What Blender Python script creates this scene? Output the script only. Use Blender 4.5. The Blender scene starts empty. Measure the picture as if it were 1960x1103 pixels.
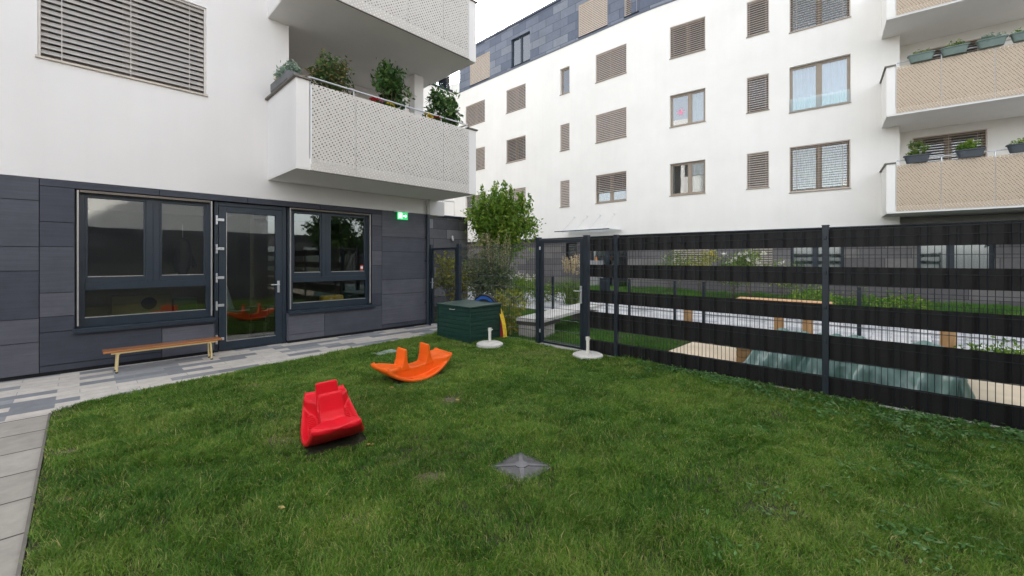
import bpy, math, random
import numpy as np
from mathutils import Vector, Matrix
random.seed(7)
R = math.radians
scene = bpy.context.scene
C = scene.collection
F = 795.0; HZ = 497.0; CX = 980.0; CH = 1.6
CU, SU = .693, .721          # camera azimuth: looks along (+.721, +.693)

# ------------------------------------------------------------ measuring
def ray(px):
    a = (px - CX) / F
    return CU*a + SU, -SU*a + CU
def ground(px, py, z=0.0):
    dx, dy = ray(px); t = (CH - z) * F / (py - HZ)
    return dx*t, dy*t
def facade_x(px, Y=8.55):
    dx, dy = ray(px); return dx * Y / dy
def facade_z(px, py, Y=8.55):
    dx, dy = ray(px); return CH + (HZ - py) / F * (Y / dy)

# ------------------------------------------------------------ mesh helper
class MB:
    def __init__(s): s.v = []; s.f = []; s.m = []
    def face(s, pts, m=0):
        i = len(s.v); s.v += [tuple(p) for p in pts]; s.f.append(tuple(range(i, i+len(pts)))); s.m.append(m)
    def box(s, x0, x1, y0, y1, z0, z1, m=0, M=None):
        i = len(s.v)
        P = [(x0,y0,z0),(x1,y0,z0),(x1,y1,z0),(x0,y1,z0),(x0,y0,z1),(x1,y0,z1),(x1,y1,z1),(x0,y1,z1)]
        if M is not None: P = [tuple(M @ Vector(p)) for p in P]
        s.v += P
        for q in ((0,3,2,1),(4,5,6,7),(0,1,5,4),(1,2,6,5),(2,3,7,6),(3,0,4,7)):
            s.f.append(tuple(i+k for k in q)); s.m.append(m)
        return s
    def cyl(s, p0, p1, r, n=10, r2=None, m=0, cap=True):
        p0 = Vector(p0); p1 = Vector(p1); r2 = r if r2 is None else r2
        d = (p1-p0).normalized(); up = Vector((0,0,1)) if abs(d.z) < .9 else Vector((1,0,0))
        a = d.cross(up).normalized(); b = d.cross(a)
        i = len(s.v)
        for k in range(n):
            w = 2*math.pi*k/n; o = a*math.cos(w) + b*math.sin(w)
            s.v.append(tuple(p0+o*r)); s.v.append(tuple(p1+o*r2))
        for k in range(n):
            j = (k+1) % n
            s.f.append((i+2*k, i+2*k+1, i+2*j+1, i+2*j)); s.m.append(m)
        if cap:
            s.f.append(tuple(i+2*k for k in range(n))); s.m.append(m)
            s.f.append(tuple(i+2*k+1 for k in reversed(range(n)))); s.m.append(m)
        return s
    def tube(s, pts, r, n=8, m=0):
        for a, b in zip(pts, pts[1:]): s.cyl(a, b, r, n, m=m)
        return s
    def lathe(s, prof, n=32, c=(0,0,0), m=0):
        i = len(s.v)
        for (r, z) in prof:
            for k in range(n):
                w = 2*math.pi*k/n; s.v.append((c[0]+r*math.cos(w), c[1]+r*math.sin(w), c[2]+z))
        for q in range(len(prof)-1):
            for k in range(n):
                j = (k+1) % n
                s.f.append((i+q*n+k, i+q*n+j, i+(q+1)*n+j, i+(q+1)*n+k)); s.m.append(m)
        s.f.append(tuple(i+k for k in reversed(range(n)))); s.m.append(m)
        s.f.append(tuple(i+(len(prof)-1)*n+k for k in range(n))); s.m.append(m)
        return s
    def loft(s, rings, m=0, closed_ends=True):
        n = len(rings[0]); i = len(s.v)
        for r in rings: s.v += [tuple(p) for p in r]
        for q in range(len(rings)-1):
            for k in range(n):
                j = (k+1) % n
                s.f.append((i+q*n+k, i+q*n+j, i+(q+1)*n+j, i+(q+1)*n+k)); s.m.append(m)
        if closed_ends:
            s.f.append(tuple(i+k for k in reversed(range(n)))); s.m.append(m)
            s.f.append(tuple(i+(len(rings)-1)*n+k for k in range(n))); s.m.append(m)
        return s
    def build(s, name, mats, parent=None, loc=None, rz=0, smooth=False, bevel=0, seg=2):
        me = bpy.data.meshes.new(name)
        me.from_pydata(s.v, [], s.f)
        if not isinstance(mats, (list, tuple)): mats = [mats]
        for x in mats: me.materials.append(x)
        if len(mats) > 1: me.polygons.foreach_set('material_index', s.m)
        if smooth:
            me.polygons.foreach_set('use_smooth', [True]*len(s.f))
            me.update()
            try: me.set_sharp_from_angle(angle=R(38))
            except Exception: pass
        me.update()
        o = bpy.data.objects.new(name, me); C.objects.link(o)
        if parent: o.parent = parent
        if loc is not None: o.location = loc
        if rz: o.rotation_euler = (0, 0, rz)
        if bevel:
            b = o.modifiers.new('bevel', 'BEVEL'); b.width = bevel; b.segments = seg; b.limit_method = 'ANGLE'; b.angle_limit = R(40)
        return o

def tag(o, label=None, cat=None, group=None, kind=None):
    if label: o['label'] = label
    if cat: o['category'] = cat
    if group: o['group'] = group
    if kind: o['kind'] = kind
    return o
def empty(name, loc=(0,0,0), rz=0, label=None, cat=None, group=None):
    o = bpy.data.objects.new(name, None); C.objects.link(o); o.location = loc; o.rotation_euler = (0,0,rz)
    o.empty_display_size = .2
    return tag(o, label, cat, group)
def np_mesh(name, V, Fc, mats, smooth=False, tone=None, parent=None):
    """V (n,3), Fc (m,k) same-size faces"""
    me = bpy.data.meshes.new(name); n = len(V); m, k = Fc.shape
    me.vertices.add(n); me.vertices.foreach_set('co', V.astype(np.float32).ravel())
    me.loops.add(m*k); me.loops.foreach_set('vertex_index', Fc.astype(np.int32).ravel())
    me.polygons.add(m); me.polygons.foreach_set('loop_start', np.arange(0, m*k, k, dtype=np.int32))
    if not isinstance(mats, (list, tuple)): mats = [mats]
    for x in mats: me.materials.append(x)
    if tone is not None:
        at = me.attributes.new('tone', 'FLOAT', 'POINT'); at.data.foreach_set('value', tone.astype(np.float32))
    me.update(calc_edges=True); me.validate()
    if smooth: me.polygons.foreach_set('use_smooth', np.ones(m, dtype=bool))
    o = bpy.data.objects.new(name, me); C.objects.link(o)
    if parent: o.parent = parent
    return o

# ------------------------------------------------------------ materials
def newmat(name):
    m = bpy.data.materials.new(name); m.use_nodes = True
    nt = m.node_tree; b = nt.nodes['Principled BSDF']; return m, nt, b
def lk(nt, a, b): nt.links.new(a, b)
def noise(nt, scale, detail=4, vec=None, rough=.55):
    n = nt.nodes.new('ShaderNodeTexNoise'); n.inputs['Scale'].default_value = scale; n.inputs['Detail'].default_value = detail
    n.inputs['Roughness'].default_value = rough
    if vec is not None: lk(nt, vec, n.inputs['Vector'])
    return n
def ramp(nt, fac, stops, interp='LINEAR'):
    r = nt.nodes.new('ShaderNodeValToRGB'); cr = r.color_ramp; cr.interpolation = interp
    while len(cr.elements) > 1: cr.elements.remove(cr.elements[-1])
    cr.elements[0].position = stops[0][0]; cr.elements[0].color = (*stops[0][1], 1)
    for p, c in stops[1:]:
        e = cr.elements.new(p); e.color = (*c, 1)
    lk(nt, fac, r.inputs['Fac']); return r
def objvec(nt):
    t = nt.nodes.new('ShaderNodeTexCoord'); return t.outputs['Object']
def worldvec(nt):
    g = nt.nodes.new('ShaderNodeNewGeometry'); return g.outputs['Position']
def mat(name, col, rough=.6, metal=0, var=.12, scale=6, bump=0, bscale=60, spec=.5, coat=0):
    m, nt, b = newmat(name)
    v = worldvec(nt)
    n = noise(nt, scale, 5, v)
    lo = tuple(max(0, c*(1-var)) for c in col); hi = tuple(min(1, c*(1+var)) for c in col)
    r = ramp(nt, n.outputs['Fac'], [(.3, lo), (.7, hi)])
    lk(nt, r.outputs['Color'], b.inputs['Base Color'])
    n2 = noise(nt, scale*3, 3, v)
    mr = nt.nodes.new('ShaderNodeMapRange'); mr.inputs['To Min'].default_value = max(0, rough-.08); mr.inputs['To Max'].default_value = min(1, rough+.1)
    lk(nt, n2.outputs['Fac'], mr.inputs['Value']); lk(nt, mr.outputs['Result'], b.inputs['Roughness'])
    b.inputs['Metallic'].default_value = metal
    b.inputs['Specular IOR Level'].default_value = spec
    if coat: b.inputs['Coat Weight'].default_value = coat; b.inputs['Coat Roughness'].default_value = .15
    if bump:
        n3 = noise(nt, bscale, 4, v)
        bp = nt.nodes.new('ShaderNodeBump'); bp.inputs['Strength'].default_value = bump; bp.inputs['Distance'].default_value = .01
        lk(nt, n3.outputs['Fac'], bp.inputs['Height']); lk(nt, bp.outputs['Normal'], b.inputs['Normal'])
    return m
def leafmat(name, c0, c1, c2, trans=.35):
    m, nt, b = newmat(name)
    at = nt.nodes.new('ShaderNodeAttribute'); at.attribute_name = 'tone'
    r = ramp(nt, at.outputs['Fac'], [(0, c0), (.55, c1), (1, c2)])
    n = noise(nt, 1.3, 3, worldvec(nt))
    mx = nt.nodes.new('ShaderNodeMix'); mx.data_type = 'RGBA'; mx.blend_type = 'MULTIPLY'; mx.inputs['Factor'].default_value = 1
    r2 = ramp(nt, n.outputs['Fac'], [(.3, (.75,.78,.7)), (.7, (1.15,1.1,1.0))])
    lk(nt, r.outputs['Color'], mx.inputs['A']); lk(nt, r2.outputs['Color'], mx.inputs['B'])
    lk(nt, mx.outputs['Result'], b.inputs['Base Color']); b.inputs['Roughness'].default_value = .5
    b.inputs['Specular IOR Level'].default_value = .3
    tr = nt.nodes.new('ShaderNodeBsdfTranslucent'); lk(nt, mx.outputs['Result'], tr.inputs['Color'])
    ms = nt.nodes.new('ShaderNodeMixShader'); ms.inputs[0].default_value = trans
    out = nt.nodes['Material Output']
    lk(nt, b.outputs[0], ms.inputs[1]); lk(nt, tr.outputs[0], ms.inputs[2]); lk(nt, ms.outputs[0], out.inputs['Surface'])
    return m
def glassmat(name, base=.06, mul=1.4, tint=(.80,.84,.80)):
    m, nt, b = newmat(name); nt.nodes.remove(b)
    tr = nt.nodes.new('ShaderNodeBsdfTransparent'); tr.inputs['Color'].default_value = (*tint, 1)
    gl = nt.nodes.new('ShaderNodeBsdfGlossy'); gl.inputs['Roughness'].default_value = .015; gl.inputs['Color'].default_value = (.95,.97,1,1)
    n = noise(nt, 1.2, 2, worldvec(nt)); bp = nt.nodes.new('ShaderNodeBump'); bp.inputs['Strength'].default_value = .02; bp.inputs['Distance'].default_value = .05
    lk(nt, n.outputs['Fac'], bp.inputs['Height']); lk(nt, bp.outputs['Normal'], gl.inputs['Normal'])
    fr = nt.nodes.new('ShaderNodeFresnel'); fr.inputs['IOR'].default_value = 1.5
    mm = nt.nodes.new('ShaderNodeMath'); mm.operation = 'MULTIPLY_ADD'; mm.use_clamp = True
    mm.inputs[1].default_value = mul; mm.inputs[2].default_value = base
    lk(nt, fr.outputs[0], mm.inputs[0])
    ms = nt.nodes.new('ShaderNodeMixShader'); lk(nt, mm.outputs[0], ms.inputs[0]); lk(nt, tr.outputs[0], ms.inputs[1]); lk(nt, gl.outputs[0], ms.inputs[2])
    lk(nt, ms.outputs[0], nt.nodes['Material Output'].inputs['Surface'])
    return m
def perfmat(name, col):
    """sheet metal with diagonal rows of round holes (real transparency); object X/Z coordinates"""
    m, nt, b = newmat(name); N = nt.nodes
    b.inputs['Base Color'].default_value = (*col, 1); b.inputs['Roughness'].default_value = .45; b.inputs['Metallic'].default_value = .0
    t = N.new('ShaderNodeTexCoord')
    mp = N.new('ShaderNodeMapping'); mp.inputs['Rotation'].default_value = (R(90), 0, 0)
    mp2 = N.new('ShaderNodeMapping'); mp2.inputs['Rotation'].default_value = (0, 0, R(33)); mp2.inputs['Scale'].default_value = (1,1,1)
    lk(nt, t.outputs['Object'], mp.inputs['Vector']); lk(nt, mp.outputs[0], mp2.inputs['Vector'])
    sc = N.new('ShaderNodeVectorMath'); sc.operation = 'MULTIPLY'; sc.inputs[1].default_value = (17, 22, 0)
    lk(nt, mp2.outputs[0], sc.inputs[0])
    fl = N.new('ShaderNodeVectorMath'); fl.operation = 'FLOOR'; lk(nt, sc.outputs[0], fl.inputs[0])
    fr = N.new('ShaderNodeVectorMath'); fr.operation = 'FRACTION'; lk(nt, sc.outputs[0], fr.inputs[0])
    wn = N.new('ShaderNodeTexWhiteNoise'); wn.noise_dimensions = '2D'; lk(nt, fl.outputs[0], wn.inputs['Vector'])
    ds = N.new('ShaderNodeVectorMath'); ds.operation = 'DISTANCE'; ds.inputs[1].default_value = (.5,.5,0); lk(nt, fr.outputs[0], ds.inputs[0])
    rr = N.new('ShaderNodeMapRange'); rr.inputs['To Min'].default_value = .17; rr.inputs['To Max'].default_value = .29; lk(nt, wn.outputs['Value'], rr.inputs['Value'])
    lt = N.new('ShaderNodeMath'); lt.operation = 'LESS_THAN'; lk(nt, ds.outputs['Value'], lt.inputs[0]); lk(nt, rr.outputs[0], lt.inputs[1])
    tr = N.new('ShaderNodeBsdfTransparent'); ms = N.new('ShaderNodeMixShader')
    lk(nt, lt.outputs[0], ms.inputs[0]); lk(nt, b.outputs[0], ms.inputs[1]); lk(nt, tr.outputs[0], ms.inputs[2])
    lk(nt, ms.outputs[0], N['Material Output'].inputs['Surface'])
    return m
def brickmat(name, stops, bw, rh, mortar=(.1,.1,.1), ms=.008, rough=.8, rot=(0,0,0), offset=.5, freq=2, bump=.25, interp='CONSTANT', squash=1.0, sf=2, axes='XY'):
    m, nt, b = newmat(name); N = nt.nodes
    v = worldvec(nt)
    sx = N.new('ShaderNodeSeparateXYZ'); lk(nt, v, sx.inputs[0]); mp = N.new('ShaderNodeCombineXYZ'); lk(nt, sx.outputs[axes[0]], mp.inputs[0]); lk(nt, sx.outputs[axes[1]], mp.inputs[1])
    br = N.new('ShaderNodeTexBrick'); br.inputs['Color1'].default_value = (0,0,0,1); br.inputs['Color2'].default_value = (1,1,1,1)
    br.inputs['Mortar'].default_value = (.5,.5,.5,1); br.inputs['Scale'].default_value = 1; br.inputs['Mortar Size'].default_value = ms
    br.inputs['Mortar Smooth'].default_value = .1; br.inputs['Bias'].default_value = 0
    br.inputs['Brick Width'].default_value = bw; br.inputs['Row Height'].default_value = rh; br.offset = offset; br.offset_frequency = freq
    br.squash = squash; br.squash_frequency = sf
    lk(nt, mp.outputs[0], br.inputs['Vector'])
    rp = ramp(nt, br.outputs['Color'], stops, interp)
    n = noise(nt, 9, 6, v, .7); r2 = ramp(nt, n.outputs['Fac'], [(.25, (.82,.82,.82)), (.75, (1.12,1.12,1.12))])
    n4 = noise(nt, .9, 4, v, .6); r4 = ramp(nt, n4.outputs['Fac'], [(.3, (.86,.85,.84)), (.7, (1.08,1.08,1.08))])
    mx = N.new('ShaderNodeMix'); mx.data_type = 'RGBA'; mx.blend_type = 'MULTIPLY'; mx.inputs['Factor'].default_value = 1
    mx4 = N.new('ShaderNodeMix'); mx4.data_type = 'RGBA'; mx4.blend_type = 'MULTIPLY'; mx4.inputs['Factor'].default_value = 1
    lk(nt, rp.outputs['Color'], mx.inputs['A']); lk(nt, r2.outputs['Color'], mx.inputs['B'])
    lk(nt, mx.outputs['Result'], mx4.inputs['A']); lk(nt, r4.outputs['Color'], mx4.inputs['B'])
    mo = N.new('ShaderNodeMix'); mo.data_type = 'RGBA'; lk(nt, br.outputs['Fac'], mo.inputs['Factor'])
    lk(nt, mx4.outputs['Result'], mo.inputs['A']); mo.inputs['B'].default_value = (*mortar, 1)
    lk(nt, mo.outputs['Result'], b.inputs['Base Color']); b.inputs['Roughness'].default_value = rough
    bp = N.new('ShaderNodeBump'); bp.inputs['Strength'].default_value = bump; bp.inputs['Distance'].default_value = .006; bp.invert = True
    ad = N.new('ShaderNodeMath'); ad.operation = 'MULTIPLY_ADD'; ad.inputs[1].default_value = .25
    n5 = noise(nt, 90, 3, v); lk(nt, n5.outputs['Fac'], ad.inputs[0]); lk(nt, br.outputs['Fac'], ad.inputs[2])
    lk(nt, ad.outputs[0], bp.inputs['Height']); lk(nt, bp.outputs[0], b.inputs['Normal'])
    return m
def plaster(name, col, stain=.06):
    m, nt, b = newmat(name); v = worldvec(nt); N = nt.nodes
    n = noise(nt, .55, 5, v, .6); lo = tuple(c*(1-stain) for c in col)
    r = ramp(nt, n.outputs['Fac'], [(.3, lo), (.65, col)])
    # faint vertical rain streaks
    mp = N.new('ShaderNodeMapping'); mp.inputs['Scale'].default_value = (3.5, 3.5, .25); lk(nt, v, mp.inputs['Vector'])
    n3 = noise(nt, 1, 4, mp.outputs[0], .6); r3 = ramp(nt, n3.outputs['Fac'], [(.35, (.985,.983,.98)), (.6, (1,1,1))])
    mx = N.new('ShaderNodeMix'); mx.data_type = 'RGBA'; mx.blend_type = 'MULTIPLY'; mx.inputs['Factor'].default_value = 1
    lk(nt, r.outputs['Color'], mx.inputs['A']); lk(nt, r3.outputs['Color'], mx.inputs['B'])
    lk(nt, mx.outputs['Result'], b.inputs['Base Color']); b.inputs['Roughness'].default_value = .92; b.inputs['Specular IOR Level'].default_value = .2
    n2 = noise(nt, 140, 3, v); bp = N.new('ShaderNodeBump'); bp.inputs['Strength'].default_value = .35; bp.inputs['Distance'].default_value = .004
    lk(nt, n2.outputs['Fac'], bp.inputs['Height']); lk(nt, bp.outputs[0], b.inputs['Normal'])
    return m
def cladmat(name, col):
    """fibre cement board: horizontally brushed grain and faint dusty stains"""
    m, nt, b = newmat(name); v = worldvec(nt); N = nt.nodes
    mp = N.new('ShaderNodeMapping'); mp.inputs['Scale'].default_value = (1.2, 1.2, 26); lk(nt, v, mp.inputs['Vector'])
    n = noise(nt, 1.6, 6, mp.outputs[0], .65)
    r = ramp(nt, n.outputs['Fac'], [(.3, tuple(c*.86 for c in col)), (.7, tuple(c*1.12 for c in col))])
    n2 = noise(nt, 1.7, 6, v, .65); r2 = ramp(nt, n2.outputs['Fac'], [(.35, (.88,.88,.88)), (.72, (1.2,1.19,1.17))])
    mx = N.new('ShaderNodeMix'); mx.data_type = 'RGBA'; mx.blend_type = 'MULTIPLY'; mx.inputs['Factor'].default_value = 1
    lk(nt, r.outputs['Color'], mx.inputs['A']); lk(nt, r2.outputs['Color'], mx.inputs['B'])
    lk(nt, mx.outputs['Result'], b.inputs['Base Color']); b.inputs['Roughness'].default_value = .62; b.inputs['Specular IOR Level'].default_value = .35
    return m
def woodmat(name, c0, c1, sc=(2, 24, 24), rough=.45, coat=0):
    m, nt, b = newmat(name); N = nt.nodes
    mp = N.new('ShaderNodeMapping'); mp.inputs['Scale'].default_value = sc; lk(nt, objvec(nt), mp.inputs['Vector'])
    n = noise(nt, 1.5, 6, mp.outputs[0], .6); r = ramp(nt, n.outputs['Fac'], [(.3, c0), (.7, c1)])
    lk(nt, r.outputs['Color'], b.inputs['Base Color']); b.inputs['Roughness'].default_value = rough
    if coat: b.inputs['Coat Weight'].default_value = coat
    return m

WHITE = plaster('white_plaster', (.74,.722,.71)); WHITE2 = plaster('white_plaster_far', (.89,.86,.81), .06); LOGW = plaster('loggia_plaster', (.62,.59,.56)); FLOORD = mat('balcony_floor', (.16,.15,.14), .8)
SOFFIT = plaster('soffit_plaster', (.82,.80,.77))
CL = [cladmat('clad_a', (.062,.067,.086)), cladmat('clad_b', (.044,.049,.067)), cladmat('clad_c', (.088,.091,.112))]
JOINT = mat('joint_black', (.008,.008,.010), .9)
FRAME = mat('frame_anthracite', (.013,.024,.038), .42, var=.08)
ALU = mat('aluminium', (.55,.54,.52), .35, .8, var=.05)
SILVER = mat('silver', (.66,.67,.69), .3, .7, var=.05)
BRONZE = mat('bronze_frame', (.30,.245,.19), .45, .2, var=.08)
RAILM = mat('rail_aluminium', (.36,.345,.33), .45, .5, var=.05)
BROWNCAP = mat('brown_cap', (.14,.12,.10), .5, .3)
SLAT = mat('slat_grey', (.50,.47,.44), .4, .3, var=.05)
SLAT2 = mat('slat_far', (.58,.50,.44), .45, .2, var=.05)
SLATB = mat('slat_beige', (.60,.50,.41), .5, .0, var=.05)
GLASS = glassmat('glass'); GLASSF = glassmat('glass_far', .10, 2.2, (.75,.8,.8)); GLASSC = glassmat('glass_clear', .02, 1.0, (.9,.95,.94))
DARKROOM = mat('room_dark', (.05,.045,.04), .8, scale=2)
ROOMW = mat('room_wall', (.30,.26,.19), .8, scale=1)
CURT = mat('curtain_cloth', (.60,.66,.78), .9, var=.1, scale=3); REFLY = mat('yellow_reflection', (.62,.50,.16), .9, var=.3, scale=2); CURTR = mat('curtain_red', (.45,.05,.04), .9, var=.3, scale=2); CURTG = mat('curtain_grey', (.50,.49,.46), .9, var=.12, scale=3)  # the yellow one paints a reflection in a far pane
HOLESHADE = mat('hole_shade_grey', (.14,.13,.12), .8); HOLESHADEB = mat('hole_shade_brown', (.20,.16,.12), .8)  # dark colours standing in for the shade behind the panel holes
PERF = perfmat('perforated_metal', (.57,.54,.50)); PERFB = perfmat('perforated_metal_beige', (.56,.44,.32))
PAVE = brickmat('paving', [(0,(.64,.59,.53)),(.42,(.60,.56,.505)),(.60,(.235,.245,.262)),(.82,(.31,.32,.33))], .52, .185, (.30,.29,.28), .003, .85, offset=.37, freq=2)
SLAB = brickmat('slab', [(0,(.36,.335,.295)),(.5,(.40,.37,.33)),(.8,(.33,.31,.275))], 1.6, .535, (.06,.055,.05), .009, .9, offset=.0)
PATHM = brickmat('court_paving', [(0,(.60,.60,.61)),(.4,(.66,.655,.65)),(.65,(.40,.41,.43)),(.85,(.50,.51,.52))], .6, .3, (.25,.25,.25), .006, .85, axes='YX')
BASEM = brickmat('far_cladding', [(0,(.125,.115,.118)),(.35,(.155,.145,.148)),(.7,(.20,.185,.18))], 1.3, .33, (.02,.02,.02), .008, .7, axes='YZ', bump=.1)
BASEM2 = brickmat('low_cladding', [(0,(.075,.075,.085)),(.35,(.11,.11,.12)),(.7,(.19,.19,.20))], 1.1, .33, (.02,.02,.02), .008, .7, axes='XZ', bump=.1)
ATTICM = brickmat('attic_cladding', [(0,(.105,.125,.175)),(.3,(.14,.16,.21)),(.6,(.17,.19,.24)),(.8,(.21,.23,.27))], 1.0, .45, (.05,.055,.07), .012, .55, axes='YZ', offset=.5, bump=.1)
TRIMB = mat('attic_trim', (.10,.115,.15), .45)
SOILM = None
STRIP, nt_, b_ = newmat('fence_strip')
mp_ = nt_.nodes.new('ShaderNodeMapping'); mp_.inputs['Scale'].default_value = (1, 5, 9); mp_.inputs['Rotation'].default_value = (.6, 0, 0); lk(nt_, worldvec(nt_), mp_.inputs['Vector'])
n_ = noise(nt_, 1.6, 7, mp_.outputs[0], .75); r_ = ramp(nt_, n_.outputs['Fac'], [(.3, (.005,.0045,.005)), (.62, (.009,.008,.008)), (.70, (.025,.023,.022)), (.76, (.13,.125,.12))])
lk(nt_, r_.outputs['Color'], b_.inputs['Base Color']); b_.inputs['Roughness'].default_value = .5; b_.inputs['Specular IOR Level'].default_value = .3
DPOST = mat('fence_post', (.012,.020,.030), .38, var=.1); WIRE = mat('fence_wire', (.016,.022,.028), .4, .2)
CONC = mat('concrete', (.34,.32,.29), .9, var=.2, bump=.4); CONCL = mat('concrete_light', (.55,.53,.50), .9, var=.15, bump=.4)
GBOX = mat('green_box', (.008,.042,.030), .5, var=.2, scale=8); GLID = mat('green_lid', (.010,.045,.034), .5, var=.25, scale=5)
def plastic(name, col, dirt):
    m, nt, b = newmat(name); v = objvec(nt); N = nt.nodes
    n = noise(nt, 4, 6, v, .65); r = ramp(nt, n.outputs['Fac'], [(.3, tuple(c*.88 for c in col)), (.65, col)])
    sp = noise(nt, 26, 6, v, .75); rm = ramp(nt, sp.outputs['Fac'], [(.60, (0,0,0)), (.72, (.55,.55,.55))])
    mx = N.new('ShaderNodeMix'); mx.data_type = 'RGBA'; lk(nt, rm.outputs['Color'], mx.inputs['Factor']); lk(nt, r.outputs['Color'], mx.inputs['A']); mx.inputs['B'].default_value = (*dirt, 1)
    lk(nt, mx.outputs['Result'], b.inputs['Base Color']); b.inputs['Roughness'].default_value = .40; b.inputs['Specular IOR Level'].default_value = .35
    n3 = noise(nt, 150, 3, v); bp = N.new('ShaderNodeBump'); bp.inputs['Strength'].default_value = .08; bp.inputs['Distance'].default_value = .01
    lk(nt, n3.outputs['Fac'], bp.inputs['Height']); lk(nt, bp.outputs[0], b.inputs['Normal']); return m
RED = plastic('red_plastic', (.76,.008,.022), (.42,.03,.03)); ORANGE = plastic('orange_plastic', (.95,.15,.012), (.62,.13,.03))
BENCHW = woodmat('bench_wood', (.33,.11,.03), (.46,.18,.05), (1.5,22,22), .3, .4)
YMETAL = mat('cream_metal', (.66,.52,.25), .35, var=.06)
BLACKR = mat('black_rubber', (.01,.01,.01), .6)
WHITEP = mat('white_concrete', (.62,.60,.56), .8, var=.15, bump=.3); WPOLE = mat('white_pole', (.72,.70,.64), .45)
TARP = mat('tarp', (.105,.195,.165), .33, var=.2, scale=3); TIMBER = woodmat('timber', (.30,.17,.07), (.50,.30,.14), (8,8,1.2), .7)
PINE = woodmat('pine_plank', (.62,.33,.14), (.78,.46,.24), (12,2,12), .5)
DRAIN = mat('drain_cover_metal', (.062,.062,.066), .5, .2, var=.35, scale=9, bump=.3, bscale=40)
STEM = mat('stem_bark', (.12,.09,.06), .9, var=.3, scale=20)

# soil under grass
m_, nt_, b_ = newmat('soil'); SOILM = m_
n_ = noise(nt_, 1.6, 6, worldvec(nt_), .65); r_ = ramp(nt_, n_.outputs['Fac'], [(.35, (.030,.036,.014)), (.55, (.042,.038,.020)), (.72, (.07,.055,.035))])
n2_ = noise(nt_, 60, 4, worldvec(nt_)); bp_ = nt_.nodes.new('ShaderNodeBump'); bp_.inputs['Strength'].default_value = .8; bp_.inputs['Distance'].default_value = .02
lk(nt_, n2_.outputs['Fac'], bp_.inputs['Height']); lk(nt_, bp_.outputs[0], b_.inputs['Normal'])
lk(nt_, r_.outputs['Color'], b_.inputs['Base Color']); b_.inputs['Roughness'].default_value = .95
EARTH = mat('bare_earth', (.105,.083,.055), .95, var=.35, scale=18, bump=.9, bscale=70)
SAND = mat('sand', (.60,.50,.36), .95, var=.15, scale=1.6, bump=.5, bscale=60)
GRASSM = leafmat('grass_blades', (.032,.125,.012), (.155,.295,.038), (.50,.45,.20), .28)
GRASS2 = leafmat('court_grass', (.05,.14,.02), (.11,.26,.045), (.30,.34,.10), .4)
WEEDM = leafmat('weed_leaf', (.05,.14,.03), (.11,.25,.07), (.22,.34,.16), .3)

# ------------------------------------------------------------ setting: ground
def poly(name, pts, z, m, lab=None, kind='structure'):
    mb = MB(); mb.face([(x, y, z) for x, y in pts]); o = mb.build(name, m); tag(o, kind=kind); return o
poly('ground', [(-60,-60),(80,-60),(80,80),(-60,80)], -.02, SOILM)
poly('paved_walkway', [(-9,6.43),(5.95,6.43),(5.95,8.9),(-9,8.9)], 0.0, PAVE)
poly('slab_path', [(-9,-2.6),(-.225,-2.6),(-.225,6.425),(-9,6.425)], 0.0, SLAB)
LAWN = [(-.2,-2.6),(5.93,-2.6),(5.93,7.32),(5.2,7.27),(3.9,7.21),(2.8,7.04),(1.4,6.85),(.8,6.75),(.22,6.64),(0,6.55),(-.2,6.44)]
poly('lawn_soil', LAWN, .012, SOILM)
mb = MB(); mb.box(-.224,-.207,-2.6,6.43,-.02,.014)
tag(mb.build('lawn_edging', mat('edging', (.17,.155,.135), .85)), kind='structure')
poly('courtyard_path', [(10.1,-14),(14.6,-14),(14.6,21),(10.1,21)], .004, PATHM)
poly('sand_bed', [(6.75,-9),(9.7,-9),(9.7,3.05),(6.75,3.05)], .006, SAND)
tag(MB().box(6.0,6.75,-9,3.05,-.02,.010).build('planted_strip', SOILM), kind='structure')
# raised bed by the far building
tag(MB().box(14.6,14.7,-14,21,-.02,.16).build('bed_kerb', CONCL, bevel=.01), kind='structure')
tag(MB().box(14.7,19.2,-14,21,-.02,.14).build('planting_bed', SOILM), kind='structure')
# kerb below the fence
mb = MB()
y = -2.6
while y < 8.4: mb.box(5.90, 6.0, y, min(y+.995, 8.5), -.02, .045); y += 1.0
tag(mb.build('fence_kerb', CONCL, bevel=.006), kind='structure')

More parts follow.
